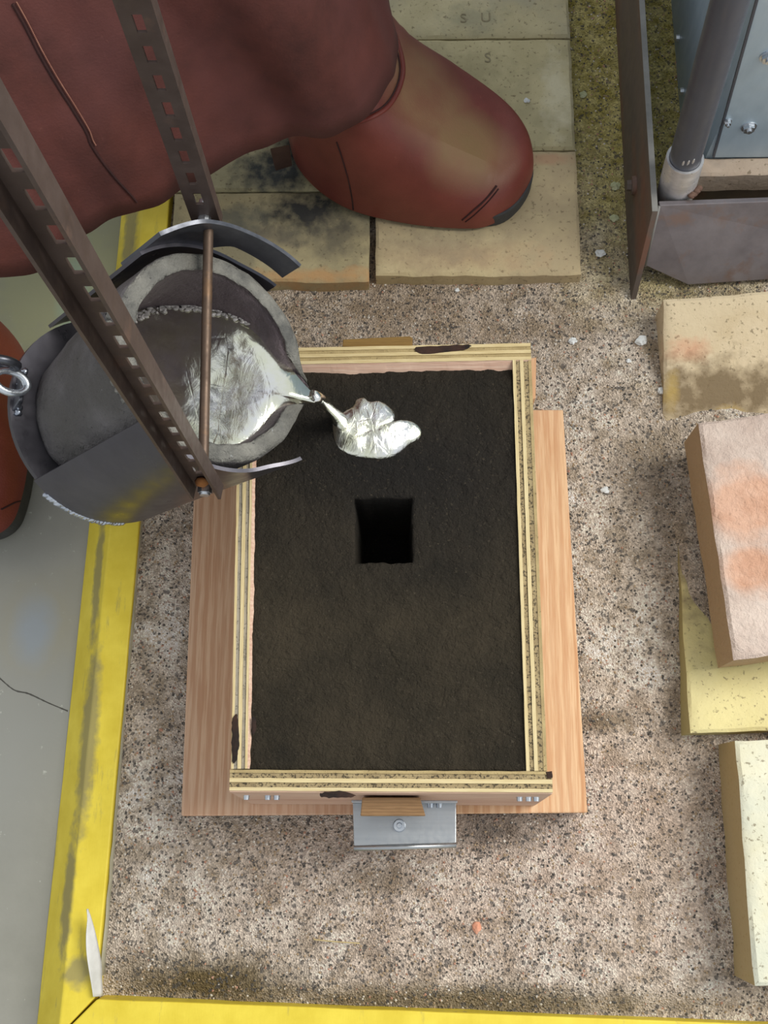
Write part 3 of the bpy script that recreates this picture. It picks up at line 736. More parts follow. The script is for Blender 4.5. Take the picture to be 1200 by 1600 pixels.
# splash of aluminium on the sand
zp = ZS + .0006
out = spline([at(px, py, zp) for px, py in ((524, 650), (519, 664), (523, 690), (535, 705), (560, 714), (600, 717), (622, 709), (640, 695), (655, 685), (658, 671), (648, 660), (632, 656), (618, 660), (617, 646), (606, 633), (592, 626), (578, 627), (568, 621), (557, 624), (552, 634), (538, 642))], 5, True)
cen = at(585, 674, zp)
def pudh(r, x, y):
    h = .0068 * math.sqrt(max(0, 1 - r ** 3.2))
    return h * (1 + .28 * fbm(x * 60, y * 60, 3.1, 3)) + .0010 * fbm(x * 150, y * 130, 8, 3) * (1 - r)
pud = build('aluminium_puddle', dome(out, zp - .0008, pudh, 14, cen), M_PUDDLE, base=cen, sm=True)
tag(pud, 'shiny splash of poured aluminium lying on the black moulding sand', 'puddle')

# ------------------------------------------------------------------ ladle
LB = V((-.2876, .3684, .170)); TA = math.radians(41.0)
LA = V((math.sin(TA), 0, math.cos(TA))); LX = V((math.cos(TA), 0, -math.sin(TA))); LY = V((0, 1, 0))
def L(r, ph, z): return LB + LX * (r * math.cos(ph)) + LY * (r * math.sin(ph)) + LA * z
D = math.radians
LM = .198
ladle = empty('pouring_ladle', LB, 'steel crucible tongs with two slotted uprights and curved side plates, tipped over the flask', 'ladle')
g = G(); n = 64
g.loft([[L(r, 2 * math.pi * k / n, z) for k in range(n)] for r, z in ((.001, 0), (.0985, 0), (.0985, .006), (.001, .006))], True)
build('base_plate', g, M_SHELL, ladle, auto=40)
def shell(ph0, ph1, R, z0, z1f, th=.0032, n=44, nz=14, rf=None):
    """curved plate; z1f(phi) gives its top edge"""
    g = G()
    def pt(i, j, o):
        ph = ph0 + (ph1 - ph0) * i / n; z = z0 + (z1f(ph) - z0) * j / nz
        r = R + (rf(ph, z) if rf else 0); return L(r + o, D(ph), z)
    rings = []
    for j in range(nz + 1): rings.append([pt(i, j, 0) for i in range(n + 1)] + [pt(i, j, th) for i in range(n, -1, -1)])
    g.loft(rings, True, 0, False)
    for row in (0, nz):
        b = row * (2 * n + 2)
        for i in range(n): g.f.append([b + i, b + i + 1, b + 2 * n - i, b + 2 * n + 1 - i]); g.m.append(0)
    return g
# front plate: tall round the body, then a long horn reaching past the mouth
def z_front(ph): return .212 + .006 * smooth((ph + 75) / 30)
def z_back(ph): return .222
fr_sh = build('side_plate', shell(-132, -46, .099, .004, z_front, rf=lambda ph, z: .008 * smooth((ph + 66) / 26) * smooth(z / .2)), M_SHELL, ladle, auto=45)
bk_sh = build('side_plate', shell(132, 56, .1005, .004, lambda ph: .186 + .012 * smooth((80 - ph) / 30), rf=lambda ph, z: .0), M_SHELL, ladle, auto=45)
# broad strap standing off the back plate, its inside visible above the mouth
g = G(); n = 40; rings = []
for i in range(n + 1):
    ph = 130 - (130 - 57) * i / n; r = .1035 + .0035 * smooth((90 - ph) / 50); zc = .208 + .004 * smooth((90 - ph) / 40)
    a0 = zc - .006 - .022 * smooth((ph - 84) / 14) - .03 * smooth((ph - 104) / 26); a1 = zc + .020 - .012 * smooth((ph - 108) / 22)
    rings.append([L(r, D(ph), a0), L(r, D(ph), a1), L(r + .0035, D(ph), a1), L(r + .0035, D(ph), a0)])
g.loft(rings, True, 0, True); build('strap', g, M_SHELLIN, ladle, auto=40)
# weld beads under the front plate
g = G(); rnd = random.Random(5)
for k in range(26):
    ph = -122 + k * 1.75; p = L(.1015, D(ph), .002); g.lump(p, (.0035 + .0015 * rnd.random(), .0022 + .001 * rnd.random(), .003), k, .4)
build('weld_bead', g, M_WELD, ladle, sm=True)
# lug and shackle at the foot
lug = L(.094, D(176), .006)
g = G(); g.hexa([L(.090, D(166), .004), L(.097, D(166), .004), L(.097, D(190), .004), L(.090, D(190), .004)], [L(.092, D(170), .020), L(.096, D(170), .020), L(.096, D(186), .020), L(.092, D(186), .020)])
lg = build('lug', g, M_SHELLIN, ladle, bevel=.001)
g = G()
for k in range(9): g.lump(L(.0915 , D(165 + 3.2 * k), .0075), (.0036, .0034, .0036), k + 40, .5)
build('lug_weld', g, M_WELD, ladle, sm=True)
g = G(); c = L(.106, D(178), .024); g.torus(c, LA + LX * .4, .015, .0036, 28, 10, 0, LX); build('shackle_ring', g, M_ZINC, ladle, sm=True)
g = G(); c = L(.118, D(172), .03); g.torus(c, LY + LX * .2, .013, .004, 28, 10, 0, LX); build('chain_link', g, M_SHELLIN, ladle, sm=True)
# slotted channel uprights
def upright(c, sgn, ztop, zbot, seed):
    """vertical U channel with its web facing the photographer; sgn=+1 opens to the front"""
    g = G(); W, Dp, T = .0195, .0125, .0022
    x0, x1 = c.x - W / 2, c.x + W / 2; yw = c.y
    sl = .0066 / 2; pit = .029; sh = .0165
    g.box((x0, yw, zbot), (c.x - sl, yw + T, ztop)); g.box((c.x + sl, yw, zbot), (x1, yw + T, ztop))
    z = zbot + .034
    zprev = zbot + .012
    while z + sh < ztop - .01:
        g.box((c.x - sl, yw, zprev), (c.x + sl, yw + T, z)); zprev = z + sh; z += pit
    g.box((c.x - sl, yw, zprev), (c.x + sl, yw + T, ztop))
    ya, yb_ = (yw - Dp, yw + T) if sgn > 0 else (yw, yw + Dp)
    for xa, xb in ((x0 - T, x0), (x1, x1 + T)):
        zb_ = zbot
        g.hexa([(xa, ya, zb_ + .006 if sgn > 0 else zb_), (xb, ya, zb_ + .006 if sgn > 0 else zb_), (xb, yb_, zb_ - .004), (xa, yb_, zb_ - .004)], [(xa, ya, ztop), (xb, ya, ztop), (xb, yb_, ztop), (xa, yb_, ztop)])
    return g
ZT = .93
uf = V((at(322, 742, .33).x, LB.y - .113, .0)); ub = V((at(316, 338, .35).x, LB.y + .117, 0))
g = upright(uf, +1, ZT, .320, 1); up1 = build('upright', g, M_BAR, ladle); up1['label'] = 'front slotted steel channel upright'
g = upright(ub, -1, ZT, .327, 2); up2 = build('upright', g, M_BAR, ladle); up2['label'] = 'rear slotted steel channel upright'
g = G(); g.cyl(V((uf.x, uf.y - .009, .332)), V((uf.x, uf.y + .014, .332)), .0056, .0056, 6); g.cyl(V((uf.x, uf.y - .011, .332)), V((uf.x, uf.y - .009, .332)), .004, .0046, 12)
build('pivot_bolt', g, M_ZINC, ladle, auto=30)
g = G(); g.lump(V((uf.x - .0005, uf.y - .003, .342)), (.006, .004, .006), 3, .4); build('rust_lump', g, mat_plain('rust', rgb(120, 74, 40), rgb(160, 104, 54), 90, .95), ladle, sm=True)
g = G(); g.cyl(V((ub.x, ub.y - .012, .340)), V((ub.x, ub.y + .016, .340)), .0056, .0056, 12); build('pivot_bolt', g, M_ZINC, ladle, auto=30)
g = G(); g.cyl(V((uf.x + .0, uf.y + .007, ZT - .015)), V((ub.x, ub.y - .004, ZT - .015)), .014, .014, 18)
build('crossbar', g, M_BAR, ladle, auto=40)
pa, pb_ = at(320, 694, .333), at(325, 379, .345)
g = G(); g.cyl(V((pa.x, LB.y - .106, .333)), V((pb_.x, LB.y + .108, .347)), .0042, .0042, 16)
build('retaining_rod', g, M_ROD, ladle, auto=40)

# crucible
def notch(ph):   # ph in radians, pouring side = 0
    a = abs(math.degrees(math.atan2(math.sin(ph), math.cos(ph))))
    return a
def r_out(ph, z):
    a = notch(ph); r = .074 + (.0915 - .074) * min(1., z / .16) ** .9
    return r + .017 * math.exp(-(a / 11) ** 2) * smooth((z - .15) / .045)
def r_in(ph, z):
    a = notch(ph); r = .0745 if z > .03 else .055
    return r + .0375 * math.exp(-(a / 11) ** 2) * smooth((z - .155) / .04)
def z_rim(ph):
    a = notch(ph)
    return LM - .016 * math.exp(-(a / 14) ** 2) + .0022 * fbm(math.cos(ph) * 3, math.sin(ph) * 3, 1.1, 3)
def ring(rf, zf, n=120, amp=.0012, sd=0):
    out = []
    for k in range(n):
        ph = 2 * math.pi * k / n; z = zf(ph) if callable(zf) else zf; r = rf(ph, z)
        r += amp * fbm(math.cos(ph) * 4 + sd, math.sin(ph) * 4, z * 30, 4) + .5 * amp * fbm(math.cos(ph) * 14, math.sin(ph) * 14 + sd, z * 120, 3)
        out.append(L(r, ph, z))
    return out
g = G()
outer = [ring(r_out, z, sd=1) for z in (.0065, .012, .03, .05, .075, .10, .125, .15, .165)] + [ring(r_out, lambda p: z_rim(p) - .006), ring(lambda p, z: r_out(p, z) - .0012, lambda p: z_rim(p) - .001)]
rim = [outer[-1]] + [ring(lambda p, z, q=q: (r_out(p, z) - .0012) * (1 - q) + (r_in(p, z) + .001) * q, lambda p, q=q: z_rim(p) + .0012 * math.sin(q * 3.1) + .0020 * fbm(math.cos(p) * 10, math.sin(p) * 10, q * 4, 4)) for q in (.2, .4, .6, .8, 1.)]
inner = [rim[-1]] + [ring(r_in, lambda p, d=d: z_rim(p) - d) for d in (.004, .012, .022, .034)] + [ring(r_in, z) for z in (.15, .12, .08, .05, .032)]
g.loft(outer, True, 0); g.loft(rim, True, 1); g.loft(inner, True, 2)
k = len(g.v); n = 120
g.f.append([k - n + i for i in range(n)]); g.m.append(2)
g.f.append(list(range(n))[::-1]); g.m.append(0)
bm_ = build('crucible', g, [M_CLAY, M_CLAYRIM, M_CLAYIN], base=LB + LA * .0065, sm=True)
mw = bm_.modifiers.new('weld', 'WELD'); mw.merge_threshold = .00005
tag(bm_, 'grey clay-graphite crucible with a crusty rim, tipped in the steel ladle', 'crucible')
# crumbly ledge left of the bar
g = G(); rnd = random.Random(11)
for k in range(60):
    ph = D(rnd.uniform(168, 216)); z = LM - .006 - .004 * rnd.random() - .006 * abs(math.sin(ph * 5))
    g.lump(L(r_out(ph, z) + .0004, ph, z), (.0015 + .0022 * rnd.random(),) * 3, k, .5, sub=1)
build('crust_crumbs', g, M_CLAYRIM, bm_)['kind'] = 'stuff'

# molten metal: level surface that runs out over the lip
ZM = .263
mc = LB + LA * ((ZM - LB.z) / LA.z)            # where the axis meets the metal level
pts = []
tip = at(496, 617, ZM)
edge = [at(px, py, ZM) for px, py in ((330, 700), (365, 694), (400, 678), (428, 652), (450, 631), (470, 623), (488, 622), (497, 618), (490, 609), (474, 594), (457, 574), (440, 548), (420, 526), (395, 507), (360, 490))]
lft = []
for k in range(0, 17):
    ph = D(110 + 140 * k / 16); r = .0795
    # intersection of the lining with the level plane
    x_ = r * math.cos(ph); y_ = r * math.sin(ph)
    lft.append(V((mc.x + x_ / LA.z, mc.y + y_, ZM)))
outl = spline(edge + lft, 4, True)
cen = V((mc.x + .03, mc.y - .003, ZM))
def melth(r, x, y):
    k = smooth((x - cen.x - .012) / .06)
    e = max(0., 1 - r)
    d = math.hypot(x - tip.x, y - tip.y)
    return -.0085 * r ** 7 * (.03 + .97 * k) + .0007 * fbm(x * 55, y * 45, 2.4, 3) * min(1, e * 5) - .003 * smooth(1 - d / .03)
melt = build('molten_metal', dome(outl, ZM, melth, 26, cen), M_MELT, base=cen, sm=True)
tag(melt, 'bright molten aluminium filling the tipped crucible and running off its lip', 'molten metal')
g = G(); rnd = random.Random(21)
ds = spline([at(px, py, ZM + .0008) for px, py in ((214, 497), (232, 486), (262, 480), (300, 479), (325, 483), (352, 488), (385, 500))], 8)
for p in ds:
    for q in range(2): g.lump(p + V((rnd.uniform(-.003, .003), rnd.uniform(-.004, .002), 0)), (rnd.uniform(.0012, .0034), rnd.uniform(.001, .0022), .0012), rnd.randint(0, 99), .6, sub=1)
build('dross_crust', g, mat_plain('pale_dross', rgb(150, 146, 146), rgb(196, 192, 190), 120, .55, .3), melt)['kind'] = 'stuff'
# stream from lip to the splash: falls under gravity with a little forward speed
g = G(); e = at(532, 658, ZS + .006); s_ = tip + V((-.004, .001, -.004)); stp = []
for k in range(15):
    t = k / 14
    stp.append(V((s_.x + (e.x - s_.x) * t ** .72, s_.y + (e.y - s_.y) * t ** .72, s_.z + (e.z - s_.z) * t)))
g.tube(stp, lambda t: .0056 + .0016 * math.sin(t * 9) * t + .0035 * t, 12, flat=.7)
build('stream', g, M_MELT, melt, sm=True)

# ------------------------------------------------------------------ person
person = empty('person', (-.3, .82, -.03), 'person in a brown leather apron and brown leather boots standing beside the flask', 'person')
def skin_body(name, pts, edges, parent, mat, sub=2):
    off = OFF[parent.name]
    me = bpy.data.meshes.new(name); me.from_pydata([V(p[:3]) - off for p in pts], edges, [])
    o = bpy.data.objects.new(name, me); COL.objects.link(o); o.parent = parent; OFF[o.name] = off
    m = o.modifiers.new('skin', 'SKIN'); sk = me.skin_vertices[0].data
    for i, p in enumerate(pts): sk[i].radius = (p[3], p[3]) if len(p) < 5 else (p[3], p[4])
    sk[0].use_root = True
    q = o.modifiers.new('sub', 'SUBSURF'); q.levels = sub; q.render_levels = sub
    me.materials.append(mat); return o
B = [(-.54, .95, .90, .14, .11), (-.60, .95, 1.08, .13, .10), (-.68, .93, 1.25, .15, .11), (-.70, .91, 1.40, .13, .08), (-.71, .89, 1.48, .05), (-.715, .86, 1.56, .075), (-.72, .85, 1.65, .08),
     (-.63, .95, .84, .085), (-.58, .85, .48, .06), (-.50, .62, .10, .042),
     (-.45, .95, .84, .085), (-.26, .90, .48, .06), (-.105, .83, .12, .042),
     (-.86, .90, 1.37, .055), (-.76, .68, 1.12, .045), (-.34, .48, .98, .030),
     (-.54, .90, 1.37, .052), (-.50, .70, 1.10, .042), (-.19, .585, .985, .030)]
Eg = [(0, 1), (1, 2), (2, 3), (3, 4), (4, 5), (5, 6), (0, 7), (7, 8), (8, 9), (0, 10), (10, 11), (11, 12), (3, 13), (13, 14), (14, 15), (3, 16), (16, 17), (17, 18)]
skin_body('body', B, Eg, person, M_TROUSER)
# gloved hands closed round the crossbar
def hand(wrist, yc, sgn):
    bx, bz = ub.x, ZT - .015
    pts = [(wrist[0], wrist[1], wrist[2], .030), ((wrist[0] + bx) / 2 - .008 * sgn, (wrist[1] + yc) / 2, (wrist[2] + bz) / 2 + .03, .030), (bx - .012 * sgn, yc, bz + .026, .022)]
    ed = [(0, 1), (1, 2)]
    for f_ in range(4):
        y = yc + (f_ - 1.5) * .019; b = len(pts); ln = (.9, 1.0, .97, .8)[f_]
        pts += [(bx + .004 * sgn, y, bz + .026, .0088), (bx + .024 * ln * sgn, y, bz + .008, .0084), (bx + .016 * ln * sgn, y, bz - .02, .0078)]
        ed += [(2, b), (b, b + 1), (b + 1, b + 2)]
    b = len(pts); pts += [(bx - .026 * sgn, yc - .03, bz + .004, .0105), (bx - .010 * sgn, yc - .036, bz - .022, .0095)]; ed += [(1, b), (b, b + 1)]
    skin_body('glove', pts, ed, person, M_GLOVE)
hand((-.34, .48, .98), .345, 1); hand((-.19, .585, .985), .44, 1)

# apron: a skirt that hangs from the waist to a wavy hem
hem_px = [(-420, 250, .2), (-260, 420, .2), (-90, 455, .2), (0, 431, .2), (42, 425, .2), (85, 408, .2), (108, 382, .2), (150, 358, .2), (205, 336, .2), (262, 309, .2), (328, 273, .2), (400, 238, .2), (455, 215, .2),
          (515, 211, .2), (556, 195, .2), (590, 165, .2), (612, 128, .2), (622, 96, .2), (619, 62, .2), (608, 10, .2), (592, -60, .2), (530, -130, .21), (420, -170, .22)]
hem = spline([at(*p) for p in hem_px], 7)
hem = [p + V((.004 * mn.noise(p * 30), .005 * mn.noise(p * 34 + V((3, 0, 0))), .008 * mn.noise(p * 22 + V((0, 5, 0))))) for p in hem]
N = len(hem); rows = 34
def apron_pt(i, j, off=0.):
    """i along the hem, j=0 hem .. 1 waist .. 1.4 bib"""
    s = i / (N - 1); h = hem[i]
    ang = D(205 + 150 * s)                         # round the front of the body
    wc = V((-.53, .94, .96)); wp = wc + V((.19 * math.cos(ang), .17 * math.sin(ang), 0))
    t = j
    p = h.lerp(wp, t)
    p.z = h.z + (wp.z - h.z) * t
    # cloth hangs almost straight down near the hem
    hang = (1 - t) ** 2 * t * .55
    p.x += (h.x - wp.x) * hang; p.y += (h.y - wp.y) * hang
    amp = .024 * math.sin(min(1., t * 3) * math.pi / 2) * (1 - .8 * t)
    fold = fbm(s * 9, t * 1.2, 3.3, 2) + .5 * math.sin(s * 23 + t * 2)
    nrm = V((math.cos(ang), math.sin(ang), 0))
    p += nrm * (amp * fold + off)
    return p
g = G(); rings = []
for j in range(rows + 1): rings.append([apron_pt(i, j / rows) for i in range(N)])
# bib up to the chest
for j in range(1, 9):
    t = j / 8; rr = []
    for i in range(N):
        s = i / (N - 1); ang = D(205 + 150 * s); k = 1 - .25 * t
        rr.append(V((-.53 - .16 * t, .94 - .02 * t, .96 + .42 * t)) + V((.19 * k * math.cos(ang), (.17 - .01 * t) * math.sin(ang), 0)))
    rings.append(rr)
g.loft(rings, False)
ap = build('apron', g, M_APRON, person, sm=True)
sm_ = ap.modifiers.new('thick', 'SOLIDIFY'); sm_.thickness = .0028; sm_.offset = 0
# stitched seam on the apron: a welt and a row of stitches running down to the hem
def on_apron(px, py):
    """nearest apron grid point along the ray"""
    u = (px - 600) / FPX; v = (py - 800) / FPX; r = (ROW[0] * u + ROW[1] * v + ROW[2]).normalized(); o = V((0, 0, H)); best = None
    for j in range(rows):
        for i in range(N - 1):
            p = rings[j][i] - o; d = (p - r * p.dot(r)).length / p.length
            if d < .03:
                key = d + p.length * .02
                if best is None or key < best[0]: best = (key, i, j)
    from mathutils.geometry import intersect_ray_tri
    if best is None: return None
    hit = None
    for j in range(rows):
        for i in range(max(0, best[1] - 12), min(N - 1, best[1] + 12)):
            a, b, c, d = rings[j][i], rings[j][i + 1], rings[j + 1][i + 1], rings[j + 1][i]
            for tri in ((a, b, c), (a, c, d)):
                h = intersect_ray_tri(*tri, r, o)
                if h is not None and (hit is None or (h - o).length < (hit - o).length): hit = h
    return hit - r * .0022 if hit is not None else None
seam = [on_apron(px, py) for px, py in ((20, 6), (38, 38), (62, 85), (88, 130), (112, 168), (134, 205), (142, 225), (160, 252), (182, 280), (205, 305), (214, 316))]
seam = [p for p in seam if p is not None]
if len(seam) > 3:
    sp = spline(seam, 10); g = G(); g.tube(sp, .0014, 6, flat=.6); build('seam_welt', g, M_DARKSEAM, person, sm=True)
    g = G(); lastp = None
    for k in range(0, int(len(sp) * .62)):
        a, b = sp[k] + V((.0032, .001, .001)), sp[k + 1] + V((.0032, .001, .001)); 
        for q in range(2):
            g.tube([a.lerp(b, q * .5 + .05), a.lerp(b, q * .5 + .38)], .0006, 5)
    st_ = build('stitches', g, M_SEAM, person); st_['kind'] = 'stuff'

# right boot: flared leather shell over the foot
def boot(outline, ridge, z0, mat, name='boot', rings_n=20, pw=2.15):
    """outline: ground curve; ridge: list of (t, point) the instep line; every outline point climbs to its ridge point"""
    g = G(); rr = []
    n = len(outline)
    for k in range(rings_n + 1):
        s = k / rings_n
        row = []
        for i in range(n):
            o = outline[i]; q = ridge[i]
            a = s * math.pi / 2
            hx = 1 - math.cos(a) ** (2 / pw) if s < 1 else 1; hz = math.sin(a) ** (2 / pw)
            p = V((o.x + (q.x - o.x) * hx, o.y + (q.y - o.y) * hx, o.z + (q.z - o.z) * hz))
            p += V((0, 0, .0015 * fbm(p.x * 25, p.y * 25, 1, 3) * s * (1 - s))); row.append(p)
        rr.append(row)
    g.loft(rr, True)
    return g
rb = at(640, 250, ZP)
rboot = empty('boot_base', (0, 0, 0)) if False else None
outp = [(452, 222, .03), (466, 262, .03), (502, 301, .03), (556, 331, .028), (640, 350, .027), (718, 357, .027), (762, 353, .027), (803, 328, .030), (828, 288, .034), (833, 245, .05), (820, 198, .06), (782, 152, .07), (705, 98, .09), (640, 62, .11), (600, 30, .12), (540, 20, .10), (485, 60, .07), (455, 130, .05), (446, 185, .035)]
ol = spline([at(*p) for p in outp], 6, True)
rd = spline([at(560, 130, .20), at(640, 190, .150), at(700, 225, .118), at(745, 245, .095), at(778, 262, .078)], 12)
def near_ridge(p):
    # flow outline to ridge: by projection on the ridge direction
    a, b = rd[0], rd[-1]; d = V((b.x - a.x, b.y - a.y, 0)); t = max(0, min(1, V((p.x - a.x, p.y - a.y, 0)).dot(d) / d.length_squared))
    t = round((smooth(t) * .5 + t * .5) * 30) / 30
    f_ = t * (len(rd) - 1); i = min(int(f_), len(rd) - 2); return rd[i].lerp(rd[i + 1], f_ - i)
g = boot(ol, [near_ridge(p) for p in ol], .03, M_BOOT)
OFF['_b'] = V((0, 0, 0))
bt = empty('leather_boot', (at(560, 170, .02).x, at(560, 170, .02).y, ZP)); bt.parent = person; bt.location = OFF[bt.name] - OFF[person.name]
q = build('upper', g, M_BOOT, bt, sm=True).modifiers.new('weld', 'WELD'); q.merge_threshold = .0012
g = G(); so = spline([at(*p) for p in [(480, 240, .022), (520, 300, .022), (600, 330, .022), (720, 350, .022), (775, 352, .022), (808, 331, .022), (829, 295, .022), (826, 262, .022), (795, 210, .022), (730, 160, .022), (620, 130, .022), (520, 140, .022), (480, 180, .022)]], 6, True)
g.hexa([V((p.x, p.y, ZP + .0004)) for p in so], [V((p.x, p.y, ZP + .022)) for p in so]); build('sole', g, M_SOLE, bt, bevel=.002)
bvh_g = None
def on_mesh(o_geo, px, py, lift=.0012):
    from mathutils.bvhtree import BVHTree
    t = BVHTree.FromPolygons([tuple(v) for v in o_geo.v], o_geo.f)
    u = (px - 600) / FPX; v = (py - 800) / FPX; r = (ROW[0] * u + ROW[1] * v + ROW[2]).normalized()
    h = t.ray_cast(V((0, 0, H)), r)
    return h[0] - r * lift if h[0] is not None else None
ug = boot(ol, [near_ridge(p) for p in ol], .03, M_BOOT)
def seam_on(name, pxs, r, mat, parent, flat=.6, geo=None, lift=.0008):
    p = [on_mesh(geo or ug, a, b, lift) for a, b in pxs]; p = [q for q in p if q is not None]
    if len(p) < 2: return
    g = G(); g.tube(spline(p, 6), r, 6, flat=flat); return build(name, g, mat, parent, sm=True)
seam_on('toe_seam', [(776, 290), (766, 303), (752, 318), (738, 330), (722, 344)], .0013, M_DARKSEAM, bt)
seam_on('toe_seam', [(779, 295), (768, 309), (754, 324), (740, 337), (727, 347)], .0008, M_DARKSEAM, bt)
seam_on('side_seam', [(526, 222), (534, 245), (544, 280), (550, 310), (552, 328)], .0010, M_DARKSEAM, bt)
seam_on('ankle_welt', [(616, 52), (626, 85), (629, 112), (622, 140), (606, 166), (582, 182), (552, 192)], .0032, M_BOOT2, bt, .6)
seam_on('ankle_welt', [(612, 52), (622, 85), (625, 112), (618, 139), (602, 163), (578, 178), (552, 187)], .0009, M_DARKSEAM, bt, .6, lift=.004)
g = G(); q = [at(422, 232, .06), at(452, 226, .06), at(456, 256, .03), at(430, 264, .03)]
g.hexa([p - V((0, 0, .004)) for p in q], q); build('boot_strap', g, M_WEDGE if False else mat_plain('strap_leather', rgb(74, 54, 46), rgb(92, 70, 60), 40, .8), bt, bevel=.001)

# left boot: toe towards the photographer, most of it beyond the edge of the picture
zc_ = -.03
outp = [(0, 833, .0), (22, 812, .0), (36, 770, .0), (43, 730, .0), (46, 690, .01), (47, 640, .02), (46, 600, .03), (40, 555, .045), (10, 512, .07), (-40, 480, .08), (-110, 490, .08), (-150, 540, .05), (-165, 620, .02), (-160, 700, .0), (-130, 780, .0), (-70, 830, .0), (-30, 840, .0)]
ol2 = spline([at(*p) for p in outp], 6, True)
rd = spline([at(-60, 530, .16), at(-60, 600, .13), at(-60, 680, .08), at(-58, 760, .045)], 12)
g2 = boot(ol2, [near_ridge(p) for p in ol2], .0, M_BOOT2)
bt2 = empty('leather_boot', (at(-60, 600, -.03).x, at(-60, 600, -.03).y, -.03)); bt2.parent = person; bt2.location = OFF[bt2.name] - OFF[person.name]
q = build('upper', g2, M_BOOT2, bt2, sm=True).modifiers.new('weld', 'WELD'); q.merge_threshold = .0012
g = G(); so = [V((p.x, p.y, 0)) for p in ol2]; c_ = sum(so, V()) / len(so); so = [c_ + (p - c_) * .97 for p in so]
g.hexa([V((p.x, p.y, -.0295)) for p in so], [V((p.x, p.y, .002)) for p in so]); build('sole', g, M_SOLE, bt2, bevel=.002)
seam_on('toe_seam', [(2, 796), (14, 790), (24, 785), (32, 783)], .0012, M_DARKSEAM, bt2, geo=g2)

# ------------------------------------------------------------------ steel frame, pipe and galvanised box
ZF = .108
frame = empty('machine_base', (.3, .63, 0), 'rusty welded steel base of flat plates at the upper right', 'machine base')
xb = at(985, 470, 0).x
sp_poly = [at(985, 471, 0), V((.266, 1.35, 0)), V((.2685, 1.35, ZF)), at(1019, 331, ZF)]
g = G(); g.prism(sp_poly, V((.006, 0, 0))); spn = build('side_plate', g, M_FRAMEB, frame, bevel=.0004); 
c = at_y(983, 262, .655); 
g = G(); a = V((sp_poly[0].x + .003, at(982, 290, .045).y, .045)); g.cyl(a + V((.006, 0, 0)), a + V((-.0045, 0, 0)), .0115, .0105, 18); g.cyl(a + V((-.0045, 0, 0)), a + V((-.0095, 0, 0)), .0065, .006, 6)
build('bolt_head', g, M_FRAMEB, frame, auto=35)
g = G(); g.box((.2745, .63, -.004), (.284, 1.35, .006)); build('inner_strip', g, M_FRAMEB, frame)  # dark low strip along the inside of the side plate
fp = [at(1031, 321, ZF), at(1009, 415, .03), at(1075, 445, .006), at(1210, 439, .006)]
fp2 = at(1210, 311, ZF); xE = .62
fpl = [fp[0], fp[1], fp[2], V((xE, fp[2].y + .02, .006)), V((xE, fp[0].y + .012, ZF))]
nn = (fpl[1] - fpl[0]).cross(fpl[3] - fpl[0]).normalized(); nn = nn if nn.y > 0 else -nn
g = G(); g.prism(fpl, nn * .0075); build('front_plate', g, M_FRAME, frame, bevel=.0008)
g = G(); g.tube([fp[0] + V((-.0008, -.001, 0)), fp[1] + V((-.0008, -.001, 0))], .0016, 8); build('corner_weld', g, M_EDGE, frame, sm=True)
e0, e1 = sp_poly[3] + V((-.0002, 0, .0002)), sp_poly[2] + V((-.0002, 0, .0002))
g = G(); g.hexa([e0, e0 + V((.0062, 0, 0)), e1 + V((.0062, 0, 0)), e1], [e0 + V((0, 0, .0012)), e0 + V((.0062, 0, .0012)), e1 + V((.0062, 0, .0012)), e1 + V((0, 0, .0012))]); build('worn_top_edge', g, M_EDGE, frame)
cc = at(1060, 284, .108); pa_ = (at_y(1141, 0, cc.y) - cc); pa_ = pa_ / pa_.z
g = G(); n = 40; Ro, Ri = .0200, .0168
rgs = []
for r, z in ((Ro, .070), (Ro, .151), (Ro - .0006, .1525), (Ri, .1525), (Ri, .070)):
    rgs.append([V((cc.x + pa_.x * (z - .108) + r * math.cos(2 * math.pi * k / n), cc.y + r * math.sin(2 * math.pi * k / n), z)) for k in range(n)])
rgs.append(rgs[0]); g.loft(rgs, True); col_ = build('collar', g, M_COLLAR, frame, auto=40); col_['label'] = 'bright turned steel collar'
g = G(); rnd = random.Random(2)
for k in range(7): g.lump(V((cc.x + .012 + .003 * k * .5, cc.y - .019 + .0015 * k, .109 + .002 * rnd.random())), (.004, .003, .003), k, .5)
build('weld_lump', g, mat_plain('rusty_weld', rgb(104, 78, 66), rgb(128, 100, 86), 80, .8, .3), frame, sm=True)
g = G(); g.cyl(V((cc.x, cc.y, .0)), V((cc.x, cc.y, .071)), .0165, .0165, 24); build('collar_foot', g, M_FRAMEB, frame, auto=40)
pipe = empty('steel_pipe', (cc.x, cc.y, .072), 'dark round steel pipe standing upright in the bright collar of the frame', 'pipe')
g = G(); n = 40; rgs = []
for r, z in ((.0164, .0725), (.0164, 1.06), (.0134, 1.06), (.0134, .0725)):
    rgs.append([V((cc.x + pa_.x * (z - .108) + r * math.cos(2 * math.pi * k / n), cc.y + r * math.sin(2 * math.pi * k / n), z)) for k in range(n)])
rgs.append(rgs[0]); g.loft(rgs, True); build('tube', g, M_PIPE, pipe, auto=40)
g = G()
for k in range(3):
    a = D(-112 + 16 * k); g.lump(V((cc.x + pa_.x * .046 + .0164 * math.cos(a), cc.y + .0164 * math.sin(a), .166 + .002 * k)), (.0012, .001, .0045), k, .3)
build('tool_nick', g, M_COLLAR, pipe, sm=True)
